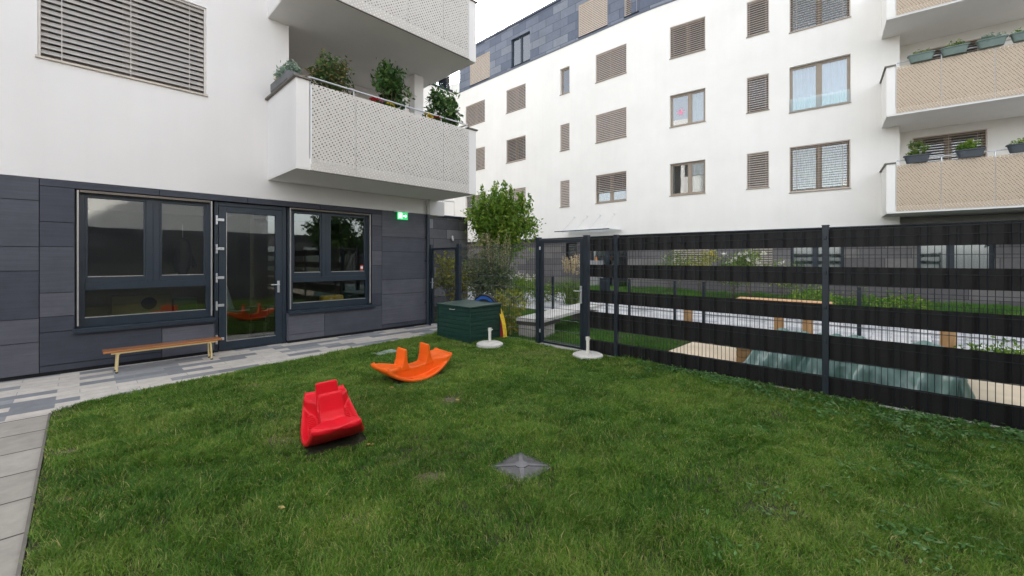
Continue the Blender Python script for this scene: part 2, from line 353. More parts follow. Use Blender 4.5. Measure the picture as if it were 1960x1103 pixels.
# ------------------------------------------------------------ grass generator
rng = np.random.default_rng(11)
def inpoly(x, y, P):
    c = np.zeros(len(x), bool); n = len(P); j = n-1
    for i in range(n):
        xi, yi = P[i]; xj, yj = P[j]
        with np.errstate(divide='ignore', invalid='ignore'):
            c ^= ((yi > y) != (yj > y)) & (x < (xj-xi)*(y-yi)/(yj-yi+1e-12)+xi)
        j = i
    return c
_g = rng.random((256, 256))
def vnoise(x, y, s):
    x = x*s+100; y = y*s+100
    xi = np.floor(x).astype(int); yi = np.floor(y).astype(int); fx = x-xi; fy = y-yi
    fx = fx*fx*(3-2*fx); fy = fy*fy*(3-2*fy)
    g = lambda a, b: _g[a % 256, b % 256]
    return (g(xi,yi)*(1-fx)+g(xi+1,yi)*fx)*(1-fy)+(g(xi,yi+1)*(1-fx)+g(xi+1,yi+1)*fx)*fy
def blades(px, py, h, w, z0, tone, lean=.6, coh=False):
    n = len(px); th = rng.random(n)*2*np.pi; ph = rng.random(n)*2*np.pi
    if coh: ph = vnoise(px+13, py+5, 5.5)*9+rng.normal(0, 1.5, n)
    dx, dy = np.cos(th)*w/2, np.sin(th)*w/2
    ln = h*lean*(.3+rng.random(n)*1.1); lx, ly = np.cos(ph)*ln, np.sin(ph)*ln
    V = np.empty((n, 5, 3))
    V[:,0] = np.stack([px-dx, py-dy, np.full(n, z0)], 1); V[:,1] = np.stack([px+dx, py+dy, np.full(n, z0)], 1)
    zz = z0 + h*.62
    V[:,2] = np.stack([px+lx*.38+dx*.75, py+ly*.38+dy*.75, zz], 1); V[:,3] = np.stack([px+lx*.38-dx*.75, py+ly*.38-dy*.75, zz], 1)
    hz = z0 + h*np.sqrt(np.clip(1-(ln/h)**2*.35, .2, 1))
    V[:,4] = np.stack([px+lx, py+ly, hz], 1)
    b = (np.arange(n)*5)[:,None]
    T = np.concatenate([b+np.array([[0,1,2]]), b+np.array([[0,2,3]]), b+np.array([[3,2,4]])], 0)
    return V.reshape(-1,3), T, np.repeat(tone, 5)
BARE = [(490,740,.22,.7),(865,768,.22,.9),(1045,678,.55,.8),(825,916,.16,.8),(765,890,.14,.7),(740,880,.10,.7),(130,868,.16,.8),(500,790,.45,.45),(110,800,.25,.8),
        (700,1000,.12,.6),(540,845,.18,.7),(1210,712,.2,.8),(160,900,.2,.5),(120,960,.10,.7),(1180,700,.25,.7),(640,860,.25,.5),(960,700,.3,.4),(1460,790,.25,.4),(1740,980,.15,.5),(975,935,.08,.6),(1720,820,.1,.5),(600,1060,.12,.5),(880,660,.35,.7)]
BARE = [(*ground(a, b), r, k) for a, b, r, k in BARE]
def patches():
    for bx, by, r, k in BARE:
        if k < .55: continue
        n = 40; rim = []
        for q in range(n):
            a = q*2*math.pi/n; rr = r*(.62+.38*float(vnoise(np.array([bx*3+math.cos(a)*1.1]), np.array([by*3+math.sin(a)*1.1]), 2.0)[0])+.10*float(vnoise(np.array([math.cos(a)*3+bx]), np.array([math.sin(a)*3+by]), 3.5)[0]))
            rr *= .72; px_, py_ = bx+rr*1.35*math.cos(a)*CU+rr*.6*math.sin(a)*SU, by-rr*1.35*math.cos(a)*SU+rr*.6*math.sin(a)*CU
            rim.append((min(max(px_, -.19), 5.9), min(py_, 7.3)))
        mb = MB(); i0 = len(mb.v); mb.v.append((bx, by, .020)); mb.v += [(x, y, .0135) for x, y in rim]
        for q in range(n): mb.f.append((0, 1+q, 1+(q+1) % n)); mb.m.append(0)
        tag(mb.build('bare_soil', EARTH, smooth=True), kind='structure')
patches()
def lawn():
    N = 1500000
    x = rng.uniform(-.22, 5.93, N); y = rng.uniform(-2.2, 7.35, N)
    k = inpoly(x, y, LAWN)
    fx = x*SU + y*CU; sx = x*CU - y*SU       # depth, side
    k &= (fx > 1.5) & (np.abs(sx) < fx*1.35+.35)
    x = x[k]; y = y[k]; fx = fx[k]
    dens = np.clip(1.0 - (fx-3.0)*.11, .34, 1)
    dens *= .62 + .62*vnoise(x, y, 2.3)*vnoise(x+9, y, .9)*2
    dens *= .35 + .95*vnoise(x+31, y+7, 8.5)
    bare = np.zeros(len(x))
    wob = 1+.9*(vnoise(x, y, 6)-.5)+.6*(vnoise(x, y, 17)-.5)
    for bx, by, r, s in BARE:
        d = np.hypot(x-bx, y-by)*wob/r; bare = np.maximum(bare, .92*s*np.clip(1.25-d, 0, 1)*(.55+.6*vnoise(x+2, y+9, 26)))
    bare = np.maximum(bare, np.clip((vnoise(x+50, y+3, 1.5)-.78)*3, 0, .55))
    bare = np.maximum(bare, .5*np.clip(1-(x+.2)/.12, 0, 1))
    dens *= 1-bare
    k = rng.random(len(x)) < dens
    for cx_, cy_, an in ((1.595,3.80,73),(3.13,4.86,2)):
        ca, sa = math.cos(R(an)), math.sin(R(an)); u = (x-cx_)*ca+(y-cy_)*sa; v = -(x-cx_)*sa+(y-cy_)*ca
        k &= ~((np.abs(u) < .37) & (np.abs(v) < .245))
    k &= ~((x > 2.19) & (x < 2.47) & (y > 2.0) & (y < 2.28))
    x = x[k]; y = y[k]; fx = fx[k]; bare = bare[k]
    n = len(x)
    big = vnoise(x+5, y+70, 1.1)
    cl = vnoise(x+41, y+17, 11)*vnoise(x+71, y+27, 4.5)
    h = (.014+.020*vnoise(x+20, y, 3.2)+.040*cl+.018*rng.random(n))*(.65+.7*big)*(1-.55*bare)
    h *= np.where(x > 5.2, 1.35, 1)*np.where(fx < 3, 1.0, 1.0)
    long_ = rng.random(n) < .02; h[long_] *= 1.7
    w = np.clip(.0030+.00085*(fx-1.5), .0030, .0080)*(.7+.7*rng.random(n))
    tone = np.clip(.12+.34*vnoise(x+3, y+90, 1.7)+.52*(rng.random(n)-.42)+.34*(vnoise(x,y,9)-.5)+.25*(vnoise(x+8,y+2,.8)-.4)+.35*bare, 0, .62)
    dry = rng.random(n) < (.06+.16*bare+.07*vnoise(x+60, y+11, 2.1)); tone[dry] = .75+.25*rng.random(dry.sum())
    V, T, t = blades(x, y, h, w, .012, tone, .85, True)
    # tufts of longer fresh blades
    M_ = 15000; tx = rng.uniform(-.15, 5.85, M_); ty = rng.uniform(-1.8, 7.1, M_); tf_ = tx*SU+ty*CU; ts_ = tx*CU-ty*SU
    q = inpoly(tx, ty, LAWN) & (tf_ > 1.6) & (np.abs(ts_) < tf_*1.3+.3) & (rng.random(M_) < np.clip(vnoise(tx+77, ty+12, 1.6)*1.5-.15, .1, 1))
    for bx, by, r, s in BARE: q &= (np.hypot(tx-bx, ty-by) > r*.8)
    for cx_, cy_ in ((1.595,3.80),(3.13,4.86),(2.33,2.14)): q &= np.hypot(tx-cx_, ty-cy_) > (.34 if cx_ != 2.33 else .2)
    tx = tx[q]; ty = ty[q]; nb = 13; tt = rng.random(len(tx)); th_ = .020+.032*rng.random(len(tx))*np.where(tf_[q] < 3.2, .8, 1.1)
    bx = np.repeat(tx, nb)+rng.normal(0, .010, len(tx)*nb); by = np.repeat(ty, nb)+rng.normal(0, .010, len(tx)*nb)
    V2, T2_, t2 = blades(bx, by, np.repeat(th_, nb)*(.6+.6*rng.random(len(bx))), .0032+.0007*np.repeat(tf_[q]-1.5, nb), .012, np.clip(np.repeat(tt*.55, nb)+.22*rng.random(len(bx)), 0, .66), .95)
    T = np.concatenate([T, T2_+len(V)]); V = np.concatenate([V, V2]); t = np.concatenate([t, t2])
    print('lawn blades', n, len(bx))
    tag(np_mesh('lawn_grass', V, T, GRASSM, tone=t), kind='stuff')
lawn()
def grasspatch(name, P, dens, hmin, hmax, w, z0, m=GRASS2):
    xs = [p[0] for p in P]; ys = [p[1] for p in P]
    n = int((max(xs)-min(xs))*(max(ys)-min(ys))*dens)
    x = rng.uniform(min(xs), max(xs), n); y = rng.uniform(min(ys), max(ys), n)
    k = inpoly(x, y, P) & (rng.random(n) < .35+.9*vnoise(x, y, 1.4)); x = x[k]; y = y[k]; n = len(x)
    h = hmin+(hmax-hmin)*vnoise(x, y, 2.2)*(.6+.6*rng.random(n))
    tone = np.clip(.15+.5*vnoise(x+4, y, 1.9)+.3*(rng.random(n)-.4), 0, .8)
    V, T, t = blades(x, y, h, w*(.7+.6*rng.random(n)), z0, tone, .5)
    tag(np_mesh(name, V, T, m, tone=t), kind='stuff')
grasspatch('courtyard_grass', [(6.02,3.08),(10.05,3.08),(10.05,12),(6.02,8.6)], 2600, .03, .09, .009, -.01)
grasspatch('strip_grass', [(6.02,-3),(6.72,-3),(6.72,3.02),(6.02,3.02)], 900, .02, .05, .007, .01)
grasspatch('bed_ground_cover', [(14.72,-3.5),(18.1,-3.5),(18.1,12.5),(14.72,14)], 900, .12, .34, .018, .13)

# ------------------------------------------------------------ foliage
def leafcloud(cl, n, spread, size, elong=1.6, flat=.0, shell=None):
    """n leaves scattered round cluster centres cl (k,3)"""
    cl = np.asarray(cl, float); idx = rng.integers(0, len(cl), n)
    sp = np.asarray(spread, float)
    p = cl[idx] + rng.normal(0, 1, (n,3))*sp
    a = rng.normal(0, 1, (n,3)); a[:,2] *= (1-flat); a /= np.linalg.norm(a, axis=1)[:,None]
    b = rng.normal(0, 1, (n,3)); b -= (b*a).sum(1)[:,None]*a; b /= np.linalg.norm(b, axis=1)[:,None]
    s = size*(.6+.8*rng.random(n))[:,None]
    V = np.empty((n,4,3)); V[:,0] = p-a*s*elong*.5; V[:,1] = p+b*s*.35+a*s*.05; V[:,2] = p+a*s*elong*.5; V[:,3] = p-b*s*.35+a*s*.05
    # fold a little
    c = np.cross(a, b); V[:,1] += c*s*.12; V[:,3] += c*s*.12
    Fq = (np.arange(n)*4)[:,None]+np.array([[0,1,2,3]])
    tone = np.clip(rng.random(n)*.5+rng.random(len(cl))[idx]*.5, 0, 1)
    return V.reshape(-1,3), Fq, np.repeat(tone, 4)
def ellcl(c, r, k, zmin=None, hollow=.0):
    out = []
    while len(out) < k:
        p = rng.uniform(-1, 1, 3); d = np.linalg.norm(p)
        if d > 1 or d < hollow: continue
        out.append([c[0]+p[0]*r[0], c[1]+p[1]*r[1], c[2]+p[2]*r[2]])
    return np.array(out)
def merge(parts):
    V = []; Fs = []; T = []; o = 0
    for v, f, t in parts: V.append(v); Fs.append(f+o); T.append(t); o += len(v)
    return np.concatenate(V), np.concatenate(Fs), np.concatenate(T)
M_TREE = leafmat('tree_leaf', (.045,.13,.016), (.17,.31,.04), (.40,.48,.09), .5)
M_GREY = leafmat('grey_shrub_leaf', (.05,.085,.04), (.12,.17,.08), (.27,.30,.16), .3)
M_YEL = leafmat('yellow_shrub_leaf', (.14,.18,.03), (.32,.34,.06), (.55,.45,.08), .4)
M_DARK = leafmat('dark_leaf', (.018,.055,.015), (.05,.12,.03), (.14,.22,.06), .3)
M_ROSE = leafmat('rose_leaf', (.06,.12,.03), (.17,.27,.07), (.42,.45,.14), .4)
M_PETW = leafmat('white_petal', (.70,.70,.66), (.8,.8,.76), (.85,.8,.8), .3)
M_PAMP = leafmat('plume', (.45,.36,.24), (.62,.52,.36), (.75,.66,.50), .3)
M_RED = leafmat('red_petal', (.35,.01,.02), (.55,.02,.03), (.65,.06,.05), .2)
M_PINK = leafmat('pink_petal', (.55,.06,.28), (.65,.15,.42), (.7,.3,.5), .2)
M_YP = leafmat('yellow_petal', (.75,.5,.02), (.85,.62,.03), (.85,.7,.1), .2)
M_SUCC = leafmat('silver_leaf', (.14,.22,.19), (.24,.33,.28), (.36,.44,.36), .2)

def plant(name, label, cat, base, stems, cl, n, spread, size, m, elong=1.6, extra=None, group=None, stemr=.012, crown='foliage'):
    t = empty(name, base, 0, label, cat, group)
    s = MB()
    for k in range(stems):
        q = cl[rng.integers(0, len(cl))]; b0 = Vector((rng.normal(0,.04), rng.normal(0,.04), 0)); e = Vector(q)
        mid = b0.lerp(e, .5)+Vector((rng.normal(0,.04), rng.normal(0,.04), .03))
        s.cyl(b0, mid, stemr, 6, stemr*.7); s.cyl(mid, e, stemr*.7, 6, stemr*.3)
    s.build('trunk' if cat == 'tree' else 'stem', STEM, t)
    V, Fq, T = leafcloud(cl, n, spread, size, elong); np_mesh('crown' if cat == 'tree' else crown, V, Fq, m, tone=T, parent=t)
    if extra:
        for nm, cl2, n2, sp2, sz2, m2 in extra:
            V, Fq, T = leafcloud(cl2, n2, sp2, sz2, 1.2); np_mesh(nm, V, Fq, m2, tone=T, parent=t)
    return t

# the tree beyond the gate
tcl = np.concatenate([ellcl((0,0,3.02), (.90,.90,.86), 75, hollow=.45), ellcl((.1,-.1,2.25), (.75,.75,.6), 26), ellcl((.85,-.65,2.75), (.2,.2,.2), 4)])
wisps = []
for k in range(30):
    w0 = rng.uniform(-.95, .95, 2); hh = 3.75+rng.random()*.7-.5*np.hypot(*w0)*.5
    for z in np.arange(3.3, hh, .09): wisps.append([w0[0], w0[1], z])
tt = plant('broadleaf_tree', 'bushy green tree with wispy shoots in front of the far white building', 'tree', (10.3,10.55,0), 14, tcl, 8200, (.21,.21,.16), .095, M_TREE, 1.5, stemr=.03)
V, Fq, T = leafcloud(np.array(wisps), 2300, (.03,.03,.05), .07, 1.8); np_mesh('shoot', V, Fq, M_TREE, tone=T, parent=tt)
MB().cyl((0,0,0), (.03,.02,1.3), .07, 10, .05).cyl((.03,.02,1.3), (0,0,2.5), .05, 10, .03).build('trunk', STEM, tt, smooth=True)
# grey feathery shrub behind the fence
g = ellcl((0,0,1.15), (.62,.62,.75), 60); sh = []
for k in range(46):
    a = rng.random()*6.28; r = rng.random()*.55; top = 1.7+rng.random()*.65; ox, oy = r*math.cos(a), r*math.sin(a)
    for z in np.arange(1.3, top, .07): sh.append([ox*(1+.35*(z-1.3)), oy*(1+.35*(z-1.3)), z])
plant('feathery_shrub', 'grey green feathery shrub with upright dry tips behind the mesh fence', 'shrub', (7.85,8.45,0), 16, g, 5200, (.13,.13,.16), .05, M_GREY, 1.8,
      extra=[('dry_tip', np.array(sh), 2600, (.025,.025,.05), .035, leafmat('dry_tip', (.25,.22,.13), (.38,.33,.2), (.5,.45,.3), .3))])
c = np.concatenate([ellcl((0,0,1.1), (.45,.55,.75), 45), ellcl((.5,-.3,.9), (.4,.4,.4), 12)])
plant('yellowing_shrub', 'yellow green shrub seen through the small gate by the building', 'shrub', (7.25,9.3,0), 12, c, 1500, (.12,.12,.12), .07, M_YEL, 1.5)
plant('leafy_sapling', 'small yellowish sapling leaning over beside the green box', 'shrub', (6.3,6.35,0), 6, ellcl((.1,-.1,.55), (.3,.35,.4), 16), 260, (.09,.09,.09), .08, M_YEL, 1.7)
# flower bushes in the courtyard
def bush(lab, px, X, z, r, h, n, m=M_ROSE, extra=None, size=.06, name='rose_bush', cat='bush', base=0, kk=30):
    dx, dy = ray(px); t = X/dx
    cl = ellcl((0,0,z), (r, r, h), kk)
    return plant(name, lab, cat, (X, dy*t, base), 8, cl, n, (.11,.11,.10), size, m, 1.5, extra, 'bushes in the courtyard beds', stemr=.008)
def petals(z, r, h, k, n, m, s=.05): return ('blossom', ellcl((0,0,z), (r,r,h), k), n, (.035,.035,.03), s, m)
bush('low green bush topped with small white blossoms right of the grey shrub', 1003, 11.6, .55, .75, .35, 1500, M_TREE, [petals(.95,.7,.12,26,260,M_PETW)], .06, 'flowering_bush')
bush('low green bush with yellowing leaves beside the slab bench', 985, 10.9, .3, .7, .3, 900, M_ROSE, None, .06, 'low_bush')
bush('low green bush left of the plumed grass', 1050, 12.6, .3, .6, .3, 700, M_ROSE, None, .06, 'low_bush')
bush('yellow green rose bush behind the second fence gap, left end', 1290, 15.4, 1.15, .62, .5, 900, M_ROSE, [petals(1.5,.5,.2,5,40,M_PETW)], base=.14)
bush('tall yellow green rose bush in front of the louvred vent', 1345, 15.8, 1.25, .6, .55, 1000, leafmat('rose_leaf_y', (.16,.2,.04), (.36,.38,.10), (.55,.5,.2), .4), [petals(1.6,.5,.2,6,50,M_YP)], base=.14)
bush('rose bush with white blooms between the two louvred vents', 1402, 15.4, 1.1, .62, .55, 1000, M_ROSE, [petals(1.5,.5,.22,8,90,M_PETW,.07)], base=.14)
bush('rose bush with large white blooms beside the right louvred vent', 1440, 15.0, 1.2, .5, .5, 850, M_ROSE, [petals(1.55,.45,.22,8,110,M_PETW,.08)], base=.14)
bush('thin rose bush near the curtained ground floor window', 1500, 15.3, .95, .6, .45, 620, M_ROSE, [petals(1.3,.45,.15,4,30,M_PETW)], base=.14)
bush('dark leafy bush behind the pine beam', 1555, 14.2, .5, .6, .35, 700, M_TREE, None, .06, 'low_bush')
bush('low tuft bush in the right planting strip', 1690, 15.2, .3, .9, .2, 700, M_TREE, None, .06, 'low_bush', base=.1)
bush('clump of leafy ground plants beside the sand bed at right', 1905, 9.75, .1, .34, .12, 700, M_TREE, None, .045, 'low_bush')
# plumed grass
t = empty('plumed_grass', (12.2,8.75,0), 0, 'tall ornamental grass with pale feathery plumes seen through the gate', 'grass plant')
s = MB(); x = rng.normal(0, .12, 420); y_ = rng.normal(0, .12, 420)
V, T3, tn = blades(x, y_, .7+.45*rng.random(420), np.full(420, .016), 0.0, np.clip(rng.random(420)*.8, 0, 1), .7); np_mesh('blade_tuft', V, T3, M_ROSE, tone=tn, parent=t)
pl = []
for k in range(26):
    a = rng.random()*6.28; r = .1+.42*rng.random(); top = 1.45+.3*rng.random()
    for q in np.linspace(0, 1, 7): pl.append([r*math.cos(a)*(.7+.3*q), r*math.sin(a)*(.7+.3*q), top-.35+.35*q])
V, Fq, T = leafcloud(np.array(pl), 1500, (.02,.02,.03), .035, 2.2); np_mesh('plume', V, Fq, M_PAMP, tone=T, parent=t)
# weeds
wc = [[*ground(px, py), .05] for px, py in zip(rng.uniform(1250, 1950, 90), rng.uniform(800, 1095, 90))]
wc = [w_ for w_ in wc if w_[0] < 5.8]
for px, py in [(1655,905),(1690,910),(1720,905),(1750,900),(1780,915),(1835,940),(1850,935),(1740,1045),(1725,1040),(1760,1030),(1900,1060),(1880,975),(1560,880),(1620,895),(1450,830),(1220,730),(1300,745),(1360,735),(1790,1090),(1655,1060),(1900,850),(1700,870),(760,745),(845,738),(1480,960),(1340,860)]:
    gx, gy = ground(px, py)
    for q in range(7): wc.append([gx+rng.normal(0,.05), gy+rng.normal(0,.05), .05])
V, Fq, T = leafcloud(np.array(wc), 900, (.022,.022,.006), .021, 2.0, flat=.75); tag(np_mesh('lawn_weeds', V, Fq, WEEDM, tone=T), kind='stuff')
yy = rng.uniform(-1.6, 3.0, 420); ww = np.clip(.12+.28*vnoise(yy, yy*0, 1.2)*(yy < 1.6), .06, .5)
ic = np.stack([5.88-np.abs(rng.normal(0, 1, 420))*ww, yy, np.full(420, .055)], 1)
V, Fq, T = leafcloud(ic, 5200, (.035,.035,.014), .030, 1.2, flat=.7); tag(np_mesh('ground_ivy', V, Fq, WEEDM, tone=T), kind='stuff')

fl_n = 45; fx_ = rng.uniform(-.1, 5.8, fl_n); fy_ = rng.uniform(-1, 7, fl_n); kk_ = inpoly(fx_, fy_, LAWN)
V, Fq, T = leafcloud(np.stack([fx_[kk_], fy_[kk_], np.full(kk_.sum(), .05)], 1), int(kk_.sum()), (.02,.02,.004), .028, 1.5, flat=.85)
tag(np_mesh('fallen_leaves', V, Fq, leafmat('dead_leaf', (.30,.17,.06), (.45,.30,.10), (.50,.42,.20), .2), tone=T), kind='stuff')
# ------------------------------------------------------------ windows
def slats(mb, w, z0, z1, y, pitch, depth, tilt, thick=.0025, m=0, inset=.03):
    z = z1 - pitch*.5
    c, s_ = math.cos(tilt), math.sin(tilt)
    while z > z0 + pitch*.3:
        M = Matrix.Translation((0, y, z)) @ Matrix.Rotation(tilt, 4, 'X')
        mb.box(inset, w-inset, -depth/2, depth/2, -thick, thick, m, M); z -= pitch
def window(parent, loc, rz, w, h, split=.5, frame=BRONZE, blind=None, pitch=.088, tilt=R(56), blind_mat=SLAT2, curtain=None, curtain_w=None, guard=False, rec=.12, label=None, closed=False, transom=None, glass=GLASSF, sillm=None, sill=True):
    f = MB(); fw = .055
    f.box(0, w, rec, rec+.06, 0, fw); f.box(0, w, rec, rec+.06, h-fw, h)
    f.box(0, fw, rec, rec+.06, fw, h-fw); f.box(w-fw, w, rec, rec+.06, fw, h-fw)
    xs = [fw]
    if split:
        f.box(w*split-.05, w*split+.05, rec-.004, rec+.06, fw, h-fw); panes = [(fw, w*split-.05), (w*split+.05, w-fw)]
    else: panes = [(fw, w-fw)]
    for a, b in panes:   # sash
        for q in ((a, b, fw, fw+.04), (a, b, h-fw-.04, h-fw), (a, a+.04, fw+.04, h-fw-.04), (b-.04, b, fw+.04, h-fw-.04)):
            f.box(q[0], q[1], rec+.012, rec+.05, q[2], q[3])
    o = f.build('window', frame, parent, loc, rz)
    if label: o['label'] = label
    for a, b in panes:
        MB().box(a+.04, b-.04, rec+.03, rec+.036, fw+.04, h-fw-.04).build('pane', glass, o)
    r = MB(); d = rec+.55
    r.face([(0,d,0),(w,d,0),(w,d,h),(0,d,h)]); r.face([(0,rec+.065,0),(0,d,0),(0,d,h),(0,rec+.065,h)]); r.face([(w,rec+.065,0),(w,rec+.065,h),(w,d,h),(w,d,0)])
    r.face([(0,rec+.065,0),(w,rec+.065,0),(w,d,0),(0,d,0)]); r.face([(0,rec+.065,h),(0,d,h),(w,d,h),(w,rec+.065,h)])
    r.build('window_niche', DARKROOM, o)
    if sill:
        MB().box(-.02, w+.02, -.035, rec, -.03, -.002).build('sill', sillm or frame, o)
    if blind is not None:
        b = MB(); z0 = h*(1-blind)
        slats(b, w, z0, h-.03, .055, pitch, pitch*.92, tilt)
        b.box(.03, w-.03, .04, .07, max(z0-.02, .005), z0+.012)
        for q in ([.14,.86] if w < 1.4 else [.12,.5,.88]): b.box(w*q-.004, w*q+.004, .012, .016, z0, h)
        b.box(.0, .028, .03, .08, .0, h); b.box(w-.028, w, .03, .08, .0, h); b.box(.028, w-.028, .03, .08, h-.028, h)
        b.build('blind', blind_mat, o)
    if curtain:
        for (a, b_) in (curtain_w or [(0, 1)]):
            c = MB(); n = int(max(8, (b_-a)*w*40)); P = []
            for k in range(n+1):
                x = w*(a+(b_-a)*k/n); P.append((x, rec+.14+.025*math.sin(k*1.35)+.01*math.sin(k*.6)))
            for (p, q) in zip(P, P[1:]): c.face([(p[0],p[1],.03),(q[0],q[1],.03),(q[0],q[1],h-.03),(p[0],p[1],h-.03)])
            c.build('curtain', curtain, o, smooth=True)
    if guard:
        g = MB(); g.box(.02, w-.02, -.03, -.022, .02, h*.28); g.build('glass_guard', GLASSC, o)
    return o
def wallgrid(mb, u0, u1, z0, z1, ops, y0=0, y1=.3, m=0):
    """boxes filling u0..u1 x z0..z1 except openings (ua,ub,za,zb)"""
    us = sorted({u0, u1, *[min(max(v, u0), u1) for o in ops for v in o[:2]]}); 
    for a, b in zip(us, us[1:]):
        if b-a < 1e-5: continue
        mid = (a+b)/2; zs = [z0]
        cuts = sorted([(o[2], o[3]) for o in ops if o[0] < mid < o[1]])
        z = z0
        for (c, d) in cuts:
            if c > z: mb.box(a, b, y0, y1, z, c, m)
            z = max(z, d)
        if z < z1: mb.box(a, b, y0, y1, z, z1, m)

# ------------------------------------------------------------ LEFT BUILDING
LB = empty('apartment_building', (0,0,0), 0, 'near white building at left with dark panelled ground floor and round holed balconies', 'building')
YF = 8.55
big = (-.40, 1.475, 4.37, 5.83)
mb = MB(); wallgrid(mb, -9, 2.76, 2.712, 9.0, [big], YF, YF+.3)
mb.box(2.76, 6.42, YF, YF+.3, 2.712, 3.06)          # wall below the balcony
mb.box(-9, 2.76, YF, 14, 9.0, 12.5); mb.box(2.76, 6.42, 10.5, 14, 9.0, 12.5)   # storeys above

mb.box(-9.0, -8.8, YF+.3, 14, 0, 9.0); mb.box(-8.8, 6.42, 13.8, 14, 2.712, 9.0); mb.box(6.22, 6.42, 10.4, 13.8, 2.712, 9.0)
mb.box(5.55, 5.80, YF+.02, YF+.27, 3.25, 6.05); mb.box(5.55, 5.80, YF+.02, YF+.27, 6.25, 9.0)
mb.build('wall', WHITE, LB)
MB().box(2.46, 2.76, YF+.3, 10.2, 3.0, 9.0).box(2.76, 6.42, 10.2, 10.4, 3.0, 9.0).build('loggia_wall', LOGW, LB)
mb = MB(); mb.box(5.98, 6.42, YF+.02, 13.8, 2.70, 2.711); mb.build('overhang_soffit', SOFFIT, LB)
# ground floor backing and cladding
mb = MB()
gops = [(-.05, 1.583, .60, 2.605), (1.60, 2.72, -.02, 2.605), (2.76, 4.45, .60, 2.605)]
wallgrid(mb, -9, 5.97, .0, 2.709, [(-.05,4.45,.60,2.605), (1.585,2.755,-.02,.60)], YF+.03, YF+.30)
mb.box(5.77, 5.97, YF+.3, 13.8, 0, 2.70)
mb.build('backing_wall', JOINT, LB)
mb = MB(); G = .004
def panel(x0, x1, z0, z1, k=None):
    k = random.randrange(3) if k is None else k
    mb.box(x0+G, x1-G, YF, YF+.026, z0+G, z1-G, k)
def column(x0, x1, zs):
    for a, b in zip(zs, zs[1:]): panel(x0, x1, a, b)
A = [.05,.48,.80,1.447,1.774,2.40,2.71]; B = [.05,.14,.81,1.14,1.78,2.12,2.71]
for k, (a, b) in enumerate([(-9,-7.9),(-7.9,-6.4),(-6.4,-4.9),(-4.9,-3.4),(-3.4,-1.9),(-1.9,-.383)]): column(a, b, A if k % 2 else B)
column(-.383, -.05, [.81,1.14,1.78,2.12]); panel(-.383, -.05, .60, .81, 1); panel(-.383, -.05, 2.12, 2.608, 1)
panel(-.383, .9, .14, .60, 1); panel(-.383, .9, .05, .14, 1); panel(.9, 1.583, .51, .572, 1); panel(.9, 1.583, .05, .51, 2)
panel(-.383, .87, 2.608, 2.71, 1); panel(.87, 2.08, 2.608, 2.71, 1); panel(2.08, 3.35, 2.608, 2.71, 1); panel(3.35, 4.69, 2.608, 2.71, 1)
panel(2.76, 3.43, .16, .572, 2); panel(2.76, 3.43, .05, .16, 2); panel(3.43, 4.69, .05, .572, 0)
for a, b in zip([.572,.85,1.47,1.80,2.35], [.85,1.47,1.80,2.35,2.608]): panel(4.45, 4.69, a, b)
column(4.69, 5.90, B)
# returns (reveals) in cladding
mb.box(-.05-.02, -.05-.001, YF+.027, YF+.20, .60, 2.605, 1); mb.box(4.451, 4.47, YF+.027, YF+.20, .60, 2.605, 1)
mb.box(2.745, 2.759, YF+.002, YF+.20, .05, .57, 2); mb.box(1.585, 1.598, YF+.002, YF+.20, .05, .57, 1)
mb.build('cladding', CL, LB)
YW = YF+.09     # window plane
def ground_window(x0, x1, mull, lab):
    z0, z1 = .62, 2.60; f = MB(); w = .075
    f.box(x0, x1, YW, YW+.07, z0, z0+.13); f.box(x0, x1, YW, YW+.07, z1-.06, z1)
    f.box(x0, x0+w+.02, YW, YW+.07, z0+.13, z1-.06); f.box(x1-w-.02, x1, YW, YW+.07, z0+.13, z1-.06)
    f.box(x0+w+.02, x1-w-.02, YW-.004, YW+.07, 1.155, 1.26)
    f.box(mull-.08, mull+.08, YW-.004, YW+.07, 1.26, z1-.06)
    f.box(mull-.004, mull+.004, YW-.012, YW-.005, 1.27, z1-.11)
    for a, b in ((x0+w+.02, mull-.08), (mull+.08, x1-w-.02)):
        f.box(a, b, YW+.012, YW+.06, 1.26, 1.345); f.box(a, b, YW+.012, YW+.06, z1-.10, z1-.06)
        f.box(a, a+.03, YW+.012, YW+.06, 1.345, z1-.10); f.box(b-.03, b, YW+.012, YW+.06, 1.345, z1-.10)
    o = f.build('window', FRAME, LB, bevel=.004); o['label'] = lab
    for a, b, c, d in ((x0+w+.05, mull-.11, 1.345, z1-.10), (mull+.11, x1-w-.05, 1.345, z1-.10), (x0+w+.02, x1-w-.02, z0+.13, 1.155)):
        MB().box(a, b, YW+.035, YW+.042, c, d).build('pane', GLASS, o)
        g = MB(); g.box(a, b, YW+.008, YW+.03, c-.001, c+.008); g.build('glazing_bead', ALU, o)
    for x in (x0+.012, x1-.045): MB().box(x+.004, x+.022, YF-.002, YF+.03, z0+.03, z1-.01).build('guide_rail', RAILM, o)
    MB().box(x0+.045, x1-.05, YF+.01, YW-.006, z1-.035, z1-.003).build('head_box', BROWNCAP, o)
    return o
ground_window(-.045, 1.58, .80, 'wide left window with bench under it')
ground_window(2.765, 4.445, 3.49, 'right window near exit sign')
for a, b in ((-.07, 1.60), (2.74, 4.50)):
    s = MB(); s.box(a, b, YF-.07, YF+.12, .585, .618); s.box(a, b, YF-.07, YF-.055, .55, .585); s.build('window_sill', FRAME, LB, bevel=.004)
